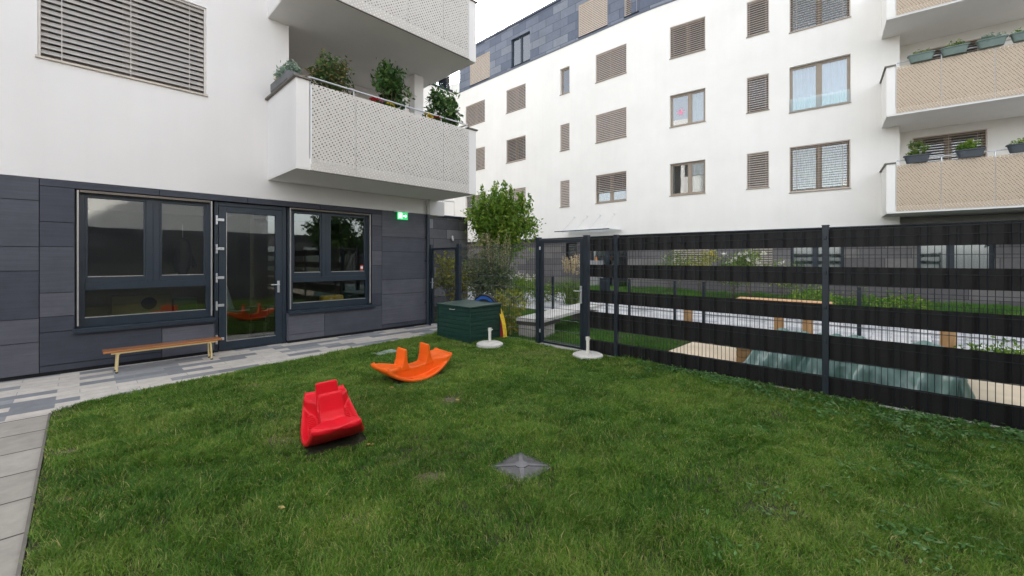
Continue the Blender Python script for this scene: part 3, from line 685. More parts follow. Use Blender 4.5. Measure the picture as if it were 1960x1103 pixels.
# door
f = MB(); x0, x1 = 1.602, 2.742
f.box(x0, x0+.055, YW-.01, YW+.09, 0, 2.60); f.box(x1-.075, x1, YW-.01, YW+.09, 0, 2.60); f.box(x0+.055, x1-.075, YW-.01, YW+.09, 2.53, 2.60)
dfr = f.build('door_frame', FRAME, LB, bevel=.004)
d = MB(); a, b = x0+.06, x1-.08
d.box(a, a+.11, YW-.025, YW+.05, .02, 2.525); d.box(b-.11, b, YW-.025, YW+.05, .02, 2.525); d.box(a+.11, b-.11, YW-.025, YW+.05, .02, .17); d.box(a+.11, b-.11, YW-.025, YW+.05, 2.42, 2.525)
door = d.build('door', FRAME, LB, bevel=.004)
MB().box(a+.11, b-.11, YW+.01, YW+.017, .17, 2.42).build('pane', GLASS, door)
g = MB(); g.box(a+.11, b-.11, YW-.022, YW+.005, .17, .178); g.box(a+.11, a+.117, YW-.022, YW+.005, .18, 2.42); g.build('glazing_bead', ALU, door)
for z in (.22, .80, 1.28, 1.78, 2.28):
    h = MB(); h.box(a-.045, a-.018, YW-.045, YW-.012, z-.075, z-.02); h.box(a-.045, a-.018, YW-.045, YW-.012, z-.015, z+.03); h.box(a-.045, a-.018, YW-.045, YW-.012, z+.035, z+.08)
    h.box(a-.016, a+.075, YW-.04, YW-.027, z-.015, z+.03); h.build('hinge', SILVER, door, bevel=.003)
h = MB(); h.box(b-.085, b-.045, YW-.035, YW-.026, .98, 1.20); h.cyl((b-.065,YW-.03,1.13), (b-.065,YW-.09,1.13), .011); h.cyl((b-.065,YW-.085,1.13), (b-.20,YW-.085,1.13), .011); h.build('handle', SILVER, door, smooth=True)
# upper blind window
o = window(LB, (big[0], YF, big[2]), 0, big[1]-big[0], big[3]-big[2], frame=mat('pale_bronze', (.42,.38,.33), .45, .3), blind=.995, pitch=.081, tilt=R(58), blind_mat=SLAT, label='large upper window closed by grey slatted blind', glass=GLASS)
# balconies
def balcony(zb, h, lab):
    b = empty('balcony', (0,0,0)); b.parent = LB; b['label'] = lab
    s = MB(); s.box(2.40, 6.20, 7.10, YF-.001, zb, zb+.19); s.box(2.765, 6.20, YF, 10.19, zb+.001, zb+.19); s.box(2.401, 2.41, 7.1, YF, zb-.001, zb)
    s.build('slab', SOFFIT, b); MB().box(2.54, 5.99, 7.25, 10.19, zb+.191, zb+.2).build('floor', FLOORD, b)
    s = MB(); s.box(2.395, 2.60, 7.095, 7.24, zb+.02, zb+h); s.box(2.395, 2.53, 7.24, YF-.002, zb+.02, zb+h); s.build('parapet', WHITE, b); MB().box(6.0, 6.205, 7.095, YF-.002, zb+.02, zb+h-.02).build('parapet', WHITE, b)
    s = MB(); s.box(2.35, 2.62, 7.05, 7.26, zb+h+.001, zb+h+.03); s.box(2.35, 2.57, 7.26, YF-.003, zb+h+.001, zb+h+.03); s.build('coping', BROWNCAP, b); MB().box(5.97, 6.235, 7.06, YF-.003, zb+h-.019, zb+h+.01).build('coping', BROWNCAP, b)
    xs = [2.63, 3.38, 4.43, 5.28, 5.985]
    for a, c in zip(xs, xs[1:]):
        p = MB(); p.box(a+.004, c-.004, 7.075, 7.079, zb+.0, zb+1.42); p.build('perforated_panel', PERF, b)
    MB().box(2.64, 5.98, 7.12, 7.125, zb+.195, zb+1.37).build('hole_shade_sheet', HOLESHADE, b)  # added dark sheet, paints the balcony's inner shade behind the holes
    r = MB(); r.tube([(2.55,7.16,zb+1.44),(2.63,7.16,zb+1.545),(6.0,7.16,zb+1.545),(6.0,7.75,zb+1.545)], .016)
    for x in xs: r.cyl((x,7.10,zb+.1), (x,7.10,zb+1.40), .012); r.cyl((x,7.13,zb+1.3), (x,7.16,zb+1.545), .008)
    r.build('railing', SILVER, b, smooth=True)
    e = MB(); e.box(2.61, 6.0, 7.07, 7.10, zb-.012, zb-.001); e.build('edge_trim', BROWNCAP, b)
    return b
balcony(3.065, 1.46, 'lower balcony carrying potted shrubs'); balcony(6.05, 1.36, 'upper balcony cut by the top of the picture'); balcony(9.03, 1.36, 'topmost balcony above the picture')
# drainpipe
p = MB(); p.cyl((5.885,YF-.06,.02), (5.885,YF-.06,2.70), .042, 16)
for z in (.55, 1.55, 2.12): p.cyl((5.885,YF-.06,z), (5.885,YF-.06,z+.03), .050, 16); p.box(5.835, 5.85, YF-.06, YF, z, z+.03)
p.build('drainpipe', FRAME, LB, smooth=True)
MB().cyl((5.885,YF-.06,2.70), (5.885,YF-.06,3.06), .046, 16).build('upper_drainpipe', mat('grey_pipe', (.45,.44,.42), .5), LB, smooth=True)
# room behind the windows
r = MB(); X0, X1, Y0, Y1 = -1.2, 5.6, YF+.301, 12.8
r.face([(X0,Y0,.01),(X1,Y0,.01),(X1,Y1,.01),(X0,Y1,.01)], 1); r.face([(X0,Y1,0),(X1,Y1,0),(X1,Y1,2.69),(X0,Y1,2.69)]); r.face([(X0,Y0,0),(X0,Y1,0),(X0,Y1,2.69),(X0,Y0,2.69)])
r.face([(X1,Y0,0),(X1,Y0,2.69),(X1,Y1,2.69),(X1,Y1,0)]); r.face([(X0,Y0,2.69),(X0,Y1,2.69),(X1,Y1,2.69),(X1,Y0,2.69)]); r.box(2.62, 2.70, 10.6, 12.8, 0, 2.68, 0)
r.build('playroom_walls', [ROOMW, mat('room_floor', (.20,.15,.09), .5)], LB)

# things inside the room
def table(x, y, w, d_, h, lab, top):
    t = empty('table', (x,y,.01), 0, lab, 'table')
    MB().box(0, w, 0, d_, h-.03, h).build('tabletop', top, t, bevel=.006)
    for a in (.04, w-.04):
        for c in (.04, d_-.04): MB().cyl((a,c,0), (a,c,h-.03), .02).build('leg', ALU, t)
table(1.75, 10.0, 1.3, .7, .55, 'low round-legged table inside behind the glass door', mat('pale_top', (.4,.42,.45), .4))
table(3.1, 9.4, 1.35, .6, .62, 'low pale table inside behind the right window', mat('wood_top', (.42,.36,.26), .4))
def chair(x, y, rz, lab):
    t = empty('child_chair', (x,y,.01), rz, lab, 'chair', 'children chairs in the playroom'); m = mat('chair_shell', (.08,.02,.02), .5)
    MB().box(-.16,.16,-.15,.15,.30,.32).build('seat', m, t, bevel=.008); MB().box(-.15,.15,.14,.16,.42,.62).build('backrest', m, t, bevel=.008)
    for a in (-.13,.13):
        for c in (-.12,.12): MB().cyl((a,c,0), (a,c,.30 if c < 0 else .5), .011).build('leg', ALU, t)
chair(1.75, 9.75, 3.3, 'dark red child chair on the left behind the glass door'); chair(2.55, 9.75, 3.0, 'dark red child chair on the right behind the glass door')
c = MB(); c.lathe([(.20,0),(.17,.1),(.12,.3),(.07,.48),(.02,.60)], 20, (2.05,10.25,.57)); tag(c.build('paper_cone', mat('paper_white', (.55,.58,.75), .7), smooth=True), 'pale bluish paper cone standing on the table behind the door', 'decoration')
q = MB(); q.box(-.24,.24,-.09,.09,0,.20); o = q.build('cushion', mat('yellow_cloth', (.8,.48,.03), .8), None, (3.75,8.98,.64), .05, bevel=.05, seg=4); tag(o, 'yellow cushion leaning behind the lower pane of the right window', 'cushion')
q = MB(); q.box(3.35,4.2,8.88,9.14,.02,.635); tag(q.build('low_cupboard', mat('cupboard', (.10,.09,.07), .6), bevel=.006), 'low dark cupboard inside below the right window', 'cupboard')
t = empty('toy_kitchen', (.35,9.2,.01), 0, 'yellow and green toy kitchen inside behind the left window', 'toy')
MB().box(0,.75,0,.35,0,1.0).build('cabinet', mat('toy_yellow', (.22,.17,.06), .6), t, bevel=.01); MB().cyl((.45,-.012,.86),(.45,-.03,.86),.10,20).build('dial', BLACKR, t); MB().box(.78,1.1,.02,.33,0,.9).build('side_cabinet', mat('toy_green', (.09,.16,.05), .6), t, bevel=.01)
t = empty('hanging_coat', (1.22,9.0,1.35), 0, 'dark coat hanging inside behind the left window', 'coat')
MB().lathe([(.03,.62),(.10,.56),(.13,.35),(.11,.12),(.06,0)], 14).build('coat_body', BLACKR, t, smooth=True); MB().cyl((0,0,.6),(0,0,.85),.006).build('hanger', ALU, t)
MB().cyl((.05,.02,.5),(.17,.05,.12),.04,8).build('sleeve', BLACKR, t, smooth=True)
# small red and white sticker can on sill frame of right window
tag(MB().box(4.24,4.30,YW+.02,YW+.034,1.36,1.48, 0).box(4.243,4.297,YW+.018,YW+.0198,1.40,1.45,1).build('sticker', [mat('sticker_red', (.5,.06,.05), .5), mat('sticker_white', (.8,.8,.78), .5)]), 'small red and white sticker at the corner of the right window', 'sticker')

# exit sign
t = empty('exit_sign', (5.03, YF-.075, 2.49), 0, 'green and white lit emergency exit sign with running figure and arrow on the wall', 'sign')
MB().box(-.04,.31,-.03,.075,.20,.245).build('lamp_housing', mat('sign_white', (.8,.8,.8), .4), t, bevel=.006)
def emis(name, col, s):
    m, nt, b = newmat(name); b.inputs['Base Color'].default_value = (*col, 1); b.inputs['Emission Color'].default_value = (*col, 1); b.inputs['Emission Strength'].default_value = s
    n = noise(nt, 4, 2, worldvec(nt)); mr = nt.nodes.new('ShaderNodeMapRange'); mr.inputs['To Min'].default_value = .3; mr.inputs['To Max'].default_value = .5; lk(nt, n.outputs['Fac'], mr.inputs['Value']); lk(nt, mr.outputs[0], b.inputs['Roughness']); return m
SG = emis('sign_green', (.02,.36,.10), .4); SW = emis('sign_lit_white', (.8,1,.85), .8)
MB().box(0,.27,-.008,.008,.03,.2).build('sign_plate', SG, t)
w = MB()
yy0, yy1 = -.0115, -.0085
w.box(.035,.040,yy0,yy1,.05,.18); w.box(.115,.120,yy0,yy1,.05,.18); w.box(.0401,.1149,yy0,yy1,.175,.18)        # doorway
w.cyl((.086,yy0,.158), (.086,yy1,.158), .010, 14)                                                           # head
def limb(pts, r): 
    for p, q in zip(pts, pts[1:]):
        dx, dz = q[0]-p[0], q[1]-p[1]; L = math.hypot(dx, dz); nx, nz = -dz/L*r, dx/L*r
        w.loft([[(p[0]+nx,yy0,p[1]+nz),(p[0]-nx,yy0,p[1]-nz),(p[0]-nx,yy1-.0005,p[1]-nz),(p[0]+nx,yy1-.0005,p[1]+nz)],[(q[0]+nx,yy0,q[1]+nz),(q[0]-nx,yy0,q[1]-nz),(q[0]-nx,yy1-.0005,q[1]-nz),(q[0]+nx,yy1-.0005,q[1]+nz)]])
limb([(.078,.145),(.070,.105)], .010); limb([(.080,.142),(.100,.128),(.108,.138)], .004); limb([(.074,.142),(.056,.135),(.050,.118)], .004)
limb([(.072,.105),(.090,.088),(.088,.062)], .0055); limb([(.068,.105),(.062,.082),(.045,.078)], .0055)
limb([(.15,.115),(.215,.115)], .012); w.face([(.205,yy0-.0004,.15),(.205,yy0-.0004,.08),(.245,yy0-.0004,.115)])
w.build('pictogram', SW, t)

# balcony plants (stand on the balcony: own things)
def potted(lab, x, z, r, h, n, m=M_DARK, size=.055):
    t = empty('potted_shrub', (x,7.45,3.27), 0, lab, 'potted plant', 'potted shrubs along the lower balcony')
    MB().lathe([(.12,0),(.17,.36),(.185,.37),(.185,.40),(.15,.40)], 20).build('pot', mat('pot_dark', (.04,.04,.045), .6), t, smooth=True)
    cl = ellcl((0,0,z), (r,.26,h), 30); s = MB()
    for k in range(16):
        q = cl[k]; s.cyl((0,0,.35), tuple((np.array([0,0,.35])+q)/2+[0,0,.08]), .009, 6, .007); s.cyl(tuple((np.array([0,0,.35])+q)/2+[0,0,.08]), tuple(q), .007, 6, .003)
    s.build('stem', STEM, t)
    V, Fq, T = leafcloud(cl, n, (.07,.07,.085), size, 1.7); np_mesh('foliage', V, Fq, m, tone=T, parent=t)
potted('wide reddish green shrub at left end of the lower balcony', 3.12, 1.52, .36, .42, 1500, leafmat('reddish_leaf', (.03,.06,.02), (.07,.13,.035), (.26,.15,.07), .3), .05)
potted('tall upright shrub in the middle of the lower balcony', 4.27, 1.72, .32, .55, 1600, M_DARK, .06)
potted('dark rounded shrub at right end of the lower balcony', 5.58, 1.56, .38, .44, 1500, M_DARK, .06)
def flowerbox(lab, x, cols, y=7.22, z=4.36, w=.5):
    t = empty('flower_box', (x,y,z), 0, lab, 'flower box', 'flower boxes on the lower balcony')
    MB().box(0,w,-.07,.09,-.02,.14).build('trough', mat('trough_grey', (.06,.06,.065), .6), t, bevel=.01)
    V, Fq, T = leafcloud(ellcl((w/2,0,.17), (w/2,.08,.05), 14), 260, (.03,.03,.02), .035); np_mesh('foliage', V, Fq, M_DARK, tone=T, parent=t)
    for k, m in enumerate(cols):
        cx = w*(k+.5)/len(cols)
        V, Fq, T = leafcloud(ellcl((cx,0,.23), (w*.42/len(cols),.07,.045), 8), 220, (.02,.02,.015), .028, 1.1); np_mesh('blossom', V, Fq, m, tone=T, parent=t)
flowerbox('flower box with red, pink and yellow blossoms on the lower balcony rail', 3.72, [M_RED, M_PINK, M_YP])
flowerbox('flower box with yellow and red blossoms right of the middle shrub', 4.86, [M_YP, M_RED])
t = empty('side_planter', (2.36,7.35,4.558), 0, 'grey trough of silvery succulents on the balcony side wall', 'planter')
MB().box(-.02,.20,0,.85,0,.15).build('trough', mat('trough_slate', (.12,.125,.13), .6), t, bevel=.012)
V, Fq, T = leafcloud(ellcl((.09,.3,.22), (.12,.30,.10), 26), 900, (.035,.035,.04), .03, 2.4); np_mesh('foliage', V, Fq, M_SUCC, tone=T, parent=t)
V, Fq, T = leafcloud(ellcl((.09,.66,.2), (.10,.18,.07), 10), 300, (.03,.03,.03), .03, 2.4); np_mesh('yellow_foliage', V, Fq, M_YEL, tone=T, parent=t)

# ------------------------------------------------------------ building behind the camera (seen in the panes)
OB = empty('opposite_building', (0,0,0), 0, 'white building with dark base mirrored in the left window panes', 'building')
MB().box(-9,5.6,-3.2,-2.62,2.7,8.5).build('wall', WHITE, OB); MB().box(-9,5.6,-3.2,-2.6,0,2.7).build('cladding', brickmat('opp_clad', [(0,(.06,.062,.075)),(.5,(.09,.092,.105))], 1.3, .5, (.01,.01,.01), .01, .6, axes='XZ'), OB)

AN = empty('annexe', (0,0,0), 0, 'low dark annexe with pale framed windows mirrored in the right window', 'building')
mb = MB(); wallgrid(mb, 5.7, 24, 0, 3.1, [(7.2+2.1*k, 8.3+2.1*k, .6, 2.4) for k in range(7)], -9.4, -9.0); mb.build('wall', BASEM2, AN)
for k in range(7):
    x = 7.2+2.1*k; q = MB(); q.box(x, x+.07, -9.1, -9.03, .6, 2.4); q.box(x+1.03, x+1.1, -9.1, -9.03, .6, 2.4); q.box(x+.07, x+1.03, -9.1, -9.03, .6, .67); q.box(x+.07, x+1.03, -9.1, -9.03, 2.33, 2.4); w_ = q.build('window', CONCL, AN); MB().box(x+.07, x+1.03, -9.07, -9.06, .67, 2.33).build('pane', GLASSF, w_)
plant('broadleaf_tree', 'dark green tree mirrored in the right ground floor window', 'tree', (10.5,-6.5,0), 10, ellcl((0,0,3.2), (1.6,1.4,1.5), 70), 4200, (.22,.22,.2), .16, M_DARK, 1.5, stemr=.03)
# ------------------------------------------------------------ RIGHT BUILDING
RB = empty('apartment_building', (0,0,0), 0, 'far white building at right with four storeys of blinds and slate blue top floor', 'building')
XR = 17.75
# frame 1: origin (17.75, 22) going -Y ; frame 2: after the bend
T1 = R(-90); O1 = Vector((XR, 22, 0)); L1 = 22-9.4
P0 = Vector((XR, 9.4, 0)); P2 = Vector((XR+.10, 7.8, 0)); PC = Vector((XR, 8.6, 0))
D2 = Vector((.1240, -.9923, 0)).normalized(); T2 = math.atan2(D2.y, D2.x)
def u_of(px, frame, d=0.0):
    dx, dy = ray(px)
    if frame == 1: O, D = O1, Vector((0,-1,0))
    else: O, D = P2, D2
    Nn = Vector((-D.y, D.x, 0)); O = O + Nn*d       # into the wall
    A_ = np.array([[dx, -D.x],[dy, -D.y]]); s = np.linalg.solve(A_, [O.x, O.y]); return s[1]
def fl(frame, u, y, z):
    O, D = (O1, Vector((0,-1,0))) if frame == 1 else (P2, D2)
    Nn = Vector((-D.y, D.x, 0)); return O + D*u + Nn*y + Vector((0,0,z))
ZB, ZT, ZR = 2.76, 12.83, 15.55
SIL = [4.38, 7.37, 10.36]; TOP = [5.77, 8.76, 11.74]
W1 = []; W2 = []
def addw(lst, fr, x0, x1, z0, z1, **k): lst.append((fr, u_of(x0, fr), u_of(x1, fr), z0, z1, k))
colA = (891, 928); colB = (969, 1006); colC = (1072, 1090); colD = (1140, 1199); colE = (1282, 1350); colF = (1429, 1472); colG = (1511, 1628)
names = ['first row', 'second row', 'third row']
for i in range(3):
    z0, z1 = SIL[i], TOP[i]
    ai = [dict(split=.5), dict(blind=.99), dict(blind=.99)][i]
    addw(W1, 1, colA[0] if i != 1 else 908, colA[1], z0, z1, **ai)
    addw(W1, 1, *colB, z0, z1, **[dict(blind=.99), dict(blind=.97, tilt=R(35)), dict(blind=.99)][i])
    addw(W1, 1, *colC, z0, z1, split=0, **[dict(blind=.99), dict(blind=.99), dict(curtain=CURT)][i])
    addw(W1, 1, *colD, z0, z1, **[dict(blind=.62, tilt=R(32)), dict(blind=.99), dict(blind=.99)][i])
    addw(W2, 2, *colE, z0, z1, **[dict(split=.56, curtain=WHITE2, curtain_w=[(.0,.10),(.58,.97)]), dict(split=.56, curtain=CURTG, curtain_w=[(.6,.98)]), dict(blind=.99, tilt=R(45))][i])
    addw(W2, 2, *colF, z0, z1, split=0, **[dict(blind=.99, tilt=R(40), curtain=CURTG), dict(blind=.99, tilt=R(36), curtain=CURTR), dict(blind=.99, tilt=R(46))][i])
    addw(W2, 2, *colG, [4.10,7.09,10.08][i], [5.80,8.79,11.78][i], **[dict(blind=.98, tilt=R(8), curtain=REFLY, curtain_w=[(.0,.48),(.55,.9)]), dict(curtain=CURT, guard=True), dict(blind=.98, tilt=R(14), curtain=CURTG)][i])  # bottom row: yellow sheet added to paint the pane's coloured reflection
LOGU = u_of(1722, 2); L2 = LOGU + 6.0
mb = MB()
def tf(frame):
    O, D, T = (O1, None, T1) if frame == 1 else (P2, None, T2)
    return Matrix.Translation(O) @ Matrix.Rotation(T, 4, 'Z')
def addwall(mb, frame, u0, u1, z0, z1, ops, y0=0, y1=.3, m=0):
    t = MB(); wallgrid(t, u0, u1, z0, z1, ops, y0, y1, m); M = tf(frame); i = len(mb.v)
    mb.v += [tuple(M @ Vector(v)) for v in t.v]; mb.f += [tuple(i+q for q in f) for f in t.f]; mb.m += t.m
def bend(mb, z0, z1, y0=0, y1=.3, m=0):
    Q = []
    for k in range(9):
        s = k/8; p = P0*(1-s)**2 + PC*2*s*(1-s) + P2*s*s; dd = ((PC-P0)*(1-s)+(P2-PC)*s).normalized(); nn = Vector((-dd.y, dd.x, 0)); Q.append((p+nn*y0, p+nn*y1))
    rings = [[(a.x,a.y,z0),(b.x,b.y,z0),(b.x,b.y,z1),(a.x,a.y,z1)] for a, b in Q]; mb.loft(rings, m)
addwall(mb, 1, 0, L1, ZB, ZT, [w[1:5] for w in W1]); bend(mb, ZB, ZT)
addwall(mb, 2, 0, LOGU, ZB, ZT, [w[1:5] for w in W2])
# loggia: back wall, cheek, far pier, floors
LD = 1.0
lw = (u_of(1747, 2, LD), u_of(1890, 2, LD))
lops = [(lw[0], lw[1], 3.3+.02, 5.78), (lw[0], lw[1], 6.3+.02, 8.72), (lw[0], lw[1], 9.3, 11.7)]
addwall(mb, 2, LOGU-.3, L2, ZB, ZT, lops, LD, LD+.3); addwall(mb, 2, LOGU-.3, LOGU, ZB, ZT, [], .3, LD)
mb.build('wall', WHITE2, RB)
# attic
AW = [(899,937,dict(blind=.99, blind_mat=SLATB, tilt=R(72))), (978,1014,dict(curtain=CURT, curtain_w=[(.05,.45),(.6,.95)])), (1107,1162,dict(blind=.99, blind_mat=SLATB, tilt=R(72))), (1195,1222,dict(blind=.99, split=0))]
A1 = [(1, u_of(a, 1), u_of(b, 1), 13.0 if b > 900 else 13.0, 14.65, k) for a, b, k in AW if b < 1202]
A1 += [(1, u_of(1195,1), u_of(1222,1), 13.0, 14.65, AW[3][2])]
A2 = [(2, .7, 1.9, 13.0, 14.65, dict(blind=.99)), (2, 3.4, 4.3, 13.0, 14.65, dict(blind=.99, split=0))]
mb = MB(); addwall(mb, 1, 0, L1, ZT+.06, ZR-.12, [w[1:5] for w in A1], .02, .3); bend(mb, ZT+.06, ZR-.12, .02); addwall(mb, 2, 0, L2, ZT+.06, ZR-.12, [w[1:5] for w in A2], .02, .3)
mb.box(XR+.3, XR+12, 21.72, 21.99, ZT+.06, ZR-.12)
mb.build('attic_cladding', ATTICM, RB)
mb = MB(); addwall(mb, 1, -.02, L1, ZT+.001, ZT+.059, [], -.03, .3); bend(mb, ZT+.001, ZT+.059, -.03); addwall(mb, 2, 0, L2, ZT+.001, ZT+.059, [], -.03, .3)
addwall(mb, 1, -.02, L1, ZR-.119, ZR, [], -.05, .35); bend(mb, ZR-.119, ZR, -.05, .35); addwall(mb, 2, 0, L2, ZR-.119, ZR, [], -.05, .35)
mb.build('trim', TRIMB, RB)
mb = MB(); mb.box(XR+.5, XR+12, -8, 21.7, ZR-.3, ZR-.2); mb.box(XR+.31, XR+12, 21.7, 21.98, ZB, ZT); mb.box(XR+11.7, XR+12, -8, 21.7, 0, ZR-.3); mb.build('roof', CONC, RB)
# base: recessed dark cladding with openings
BR = .35
bw = []
def basew(x0, x1, z0, z1, fr, **k): bw.append((fr, u_of(x0, fr, BR), u_of(x1, fr, BR), z0, z1, k))
basew(1130, 1201, .05, 2.45, 1, frame=FRAME, split=.45, sill=False, curtain=CURTG, curtain_w=[(.0,.42)])
basew(1083, 1104, 1.3, 2.5, 1, frame=FRAME, split=0, sill=False, blind=.99, blind_mat=JOINT)
basew(1513, 1616, .95, 2.25, 2, frame=FRAME, split=.48, curtain=CURTG)
basew(1755, 1905, .95, 2.25, 2, frame=FRAME, split=.46, curtain=CURTG)
mb = MB(); addwall(mb, 1, 0, L1, 0, ZB-.04, [w[1:5] for w in bw if w[0] == 1], BR, BR+.3); bend(mb, 0, ZB-.04, BR, BR+.3); addwall(mb, 2, 0, L2, 0, ZB-.04, [w[1:5] for w in bw if w[0] == 2], BR, BR+.3)
mb.build('base_cladding', BASEM, RB)
mb = MB(); addwall(mb, 1, 0, L1, ZB-.04, ZB-.001, [], -.015, .6); bend(mb, ZB-.04, ZB-.001, -.015, .6); addwall(mb, 2, 0, LOGU, ZB-.04, ZB-.001, [], -.015, .6); addwall(mb, 2, LOGU, L2, ZB-.04, ZB-.001, [], -.015, 1.3)
mb.build('base_soffit', FRAME, RB)
for lst in (W1, W2, A1, A2):
    for fr, a, b, z0, z1, k in lst:
        k = dict(k)
        if lst in (A1, A2): k.setdefault('frame', FRAME)
        window(RB, fl(fr, a, 0, z0), T1 if fr == 1 else T2, b-a, z1-z0, **k)
for fr, a, b, z0, z1, k in bw: window(RB, fl(fr, a, BR, z0), T1 if fr == 1 else T2, b-a, z1-z0, **k)
for (a, b, z0, z1) in lops: window(RB, fl(2, a, LD, z0), T2, b-a, z1-z0, frame=BRONZE, split=.5, blind=.95, tilt=R(25), sill=False)
# louvred vents on the base
for a, b in ((1290, 1358), (1437, 1480)):
    ua, ub = u_of(a, 2, BR), u_of(b, 2, BR); v = MB(); w = ub-ua
    v.box(0, w, -.03, -.005, 0, .03); v.box(0, w, -.03, -.005, 1.17, 1.2); v.box(0, .03, -.03, -.005, .03, 1.17); v.box(w-.03, w, -.03, -.005, .03, 1.17)
    slats(v, w, .03, 1.17, -.03, .09, .06, R(50)); v.build('louvre', mat('louvre_pale', (.42,.37,.31), .6), RB, fl(2, ua, BR, 1.15), T2)
# right balconies
def rbalcony(zb, lab):
    b = empty('balcony', fl(2, 0, 0, zb), T2); b.parent = RB; b['label'] = lab
    D = 1.42; uP = u_of(1697, 2, -D); uM = u_of(1714, 2, -D)
    MB().box(uP, uP+5.6, -D, -.003, -.08, .14).box(LOGU+.003, LOGU+5.2, -.002, LD-.004, -.079, .14).build('slab', SOFFIT, b)
    MB().box(uP-.004, uM, -D-.004, -D+.12, -.03, 1.44).box(uP-.004, uP+.12, -D+.12, -.002, -.03, 1.44).build('parapet', WHITE2, b)
    MB().box(uP-.05, uM+.01, -D-.04, -D+.15, 1.441, 1.48).box(uP-.05, uP+.15, -D+.15, -.002, 1.441, 1.48).build('coping', BROWNCAP, b)
    xs = [uM+.02, uM+1.0, uM+2.05, uM+3.1, uM+4.15, uM+5.2]
    for p, q in zip(xs, xs[1:]): MB().box(p, q-.012, -D-.02, -D-.016, -.02, 1.38).build('perforated_panel', PERFB, b)
    MB().box(uM+.03, uM+5.1, -D+.035, -D+.04, .145, 1.34).build('hole_shade_sheet', HOLESHADEB, b)  # dark sheet added so the holes look shaded
    r = MB(); r.tube([(uM, -D+.05, 1.40), (uM+.03, -D+.05, 1.53), (uM+5.2, -D+.05, 1.53)], .016)
    for x in xs: r.cyl((x,-D+.02,.0), (x,-D+.02,1.5), .014)
    r.build('railing', SILVER, b, smooth=True)
    return D
rbalcony(3.10, 'lowest balcony on the right building'); rbalcony(6.10, 'middle balcony on the right building'); rbalcony(9.10, 'top balcony on the right building')
def railbox(px, zb, lab, m, plantm, h, dens, k):
    D = 1.47; u = u_of(px, 2, -D); t = empty('planter_box', fl(2, u, -D, zb+1.42), T2, lab, 'planter', 'planter boxes on the right balcony rails')
    s = MB(); ring = lambda w, d, z: [(w*math.cos(q)*(.5) * (1 if abs(math.cos(q)) < .7 else 1.0), d*.5*math.sin(q), z) for q in np.linspace(0, 2*math.pi, 17)[:-1]]
    def rr(w, d, z):
        out = []
        for q in np.linspace(0, 2*math.pi, 21)[:-1]:
            c_, s_ = math.cos(q), math.sin(q); e = .45
            out.append((w/2*math.copysign(abs(c_)**e, c_), d/2*math.copysign(abs(s_)**e, s_), z))
        return out
    s.loft([rr(.46,.16,-.02), rr(.56,.20,.17), rr(.61,.24,.175), rr(.61,.24,.205), rr(.55,.19,.205)]); s.build('trough', m, t, smooth=True)
    if dens:
        V, Fq, T = leafcloud(ellcl((0,0,.22+h*.4), (.24,.08,h*.55), 18), dens, (.035,.035,.04), .04, 1.9); np_mesh('foliage', V, Fq, plantm, tone=T, parent=t)
SAGE = mat('sage_plastic', (.13,.18,.155), .5); SLATEP = mat('slate_plastic', (.045,.055,.065), .5)
railbox(1763, 6.10, 'sage green planter on middle balcony rail, nearly empty, leftmost', SAGE, M_TREE, .04, 60, 0)
railbox(1827, 6.10, 'sage green planter on middle balcony rail with low yellowish leaves', SAGE, M_ROSE, .08, 200, 1)
railbox(1898, 6.10, 'sage green planter on middle balcony rail with low grey green leaves', SAGE, M_SUCC, .07, 260, 2)
railbox(1965, 6.10, 'sage green planter on middle balcony rail at the picture edge', SAGE, M_TREE, .05, 100, 3)
railbox(1755, 3.10, 'dark planter on lowest balcony rail with leafy plant and white blossoms', SLATEP, M_ROSE, .42, 620, 4)
railbox(1857, 3.10, 'dark planter on lowest balcony rail with bushy rosemary', SLATEP, M_TREE, .24, 700, 5)
railbox(1958, 3.10, 'dark planter on lowest balcony rail at the picture edge', SLATEP, M_TREE, .08, 150, 6)
# glass entrance canopy on the far wall
ua, ub = u_of(1088, 1), u_of(1190, 1)
t = empty('glass_canopy', fl(1, ua, 0, 3.0), T1, 'glass entrance canopy hung on four thin rods from the white wall', 'canopy')
w = ub-ua; MB().box(0, w, -1.15, -.02, -.006, .012).build('glass_sheet', glassmat('canopy_glass', .01, .8, (.95,.97,.97)), t); MB().box(-.01, w+.01, -1.18, -1.15, -.02, .02).build('front_rail', FRAME, t)
for k in range(4):
    x = w*(k+.5)/4; MB().cyl((x,-.0,.78), (x,-1.0,.03), .007, 6).build('rod', SILVER, t); MB().cyl((x,-.04,.78), (x,.0,.78), .045, 12).build('anchor', SILVER, t); MB().cyl((x,-1.0,-.05), (x,-1.0,.05), .03, 10).build('clamp', SILVER, t)
# pink flower sticker on the middle E window
e0 = u_of(1282, 2); t = MB(); cx, cz = .42, .62
t.cyl((cx,.148,cz), (cx,.146,cz), .085, 20)
for k in range(8): a = k*math.pi/4; t.cyl((cx+.15*math.cos(a),.148,cz+.15*math.sin(a)), (cx+.15*math.cos(a),.146,cz+.15*math.sin(a)), .024, 10)
o = t.build('flower_sticker', mat('pink', (.85,.25,.38), .6), None, fl(2, e0, 0, SIL[1]), T2); tag(o, 'pink paper flower stuck on a pane of the far building', 'sticker')

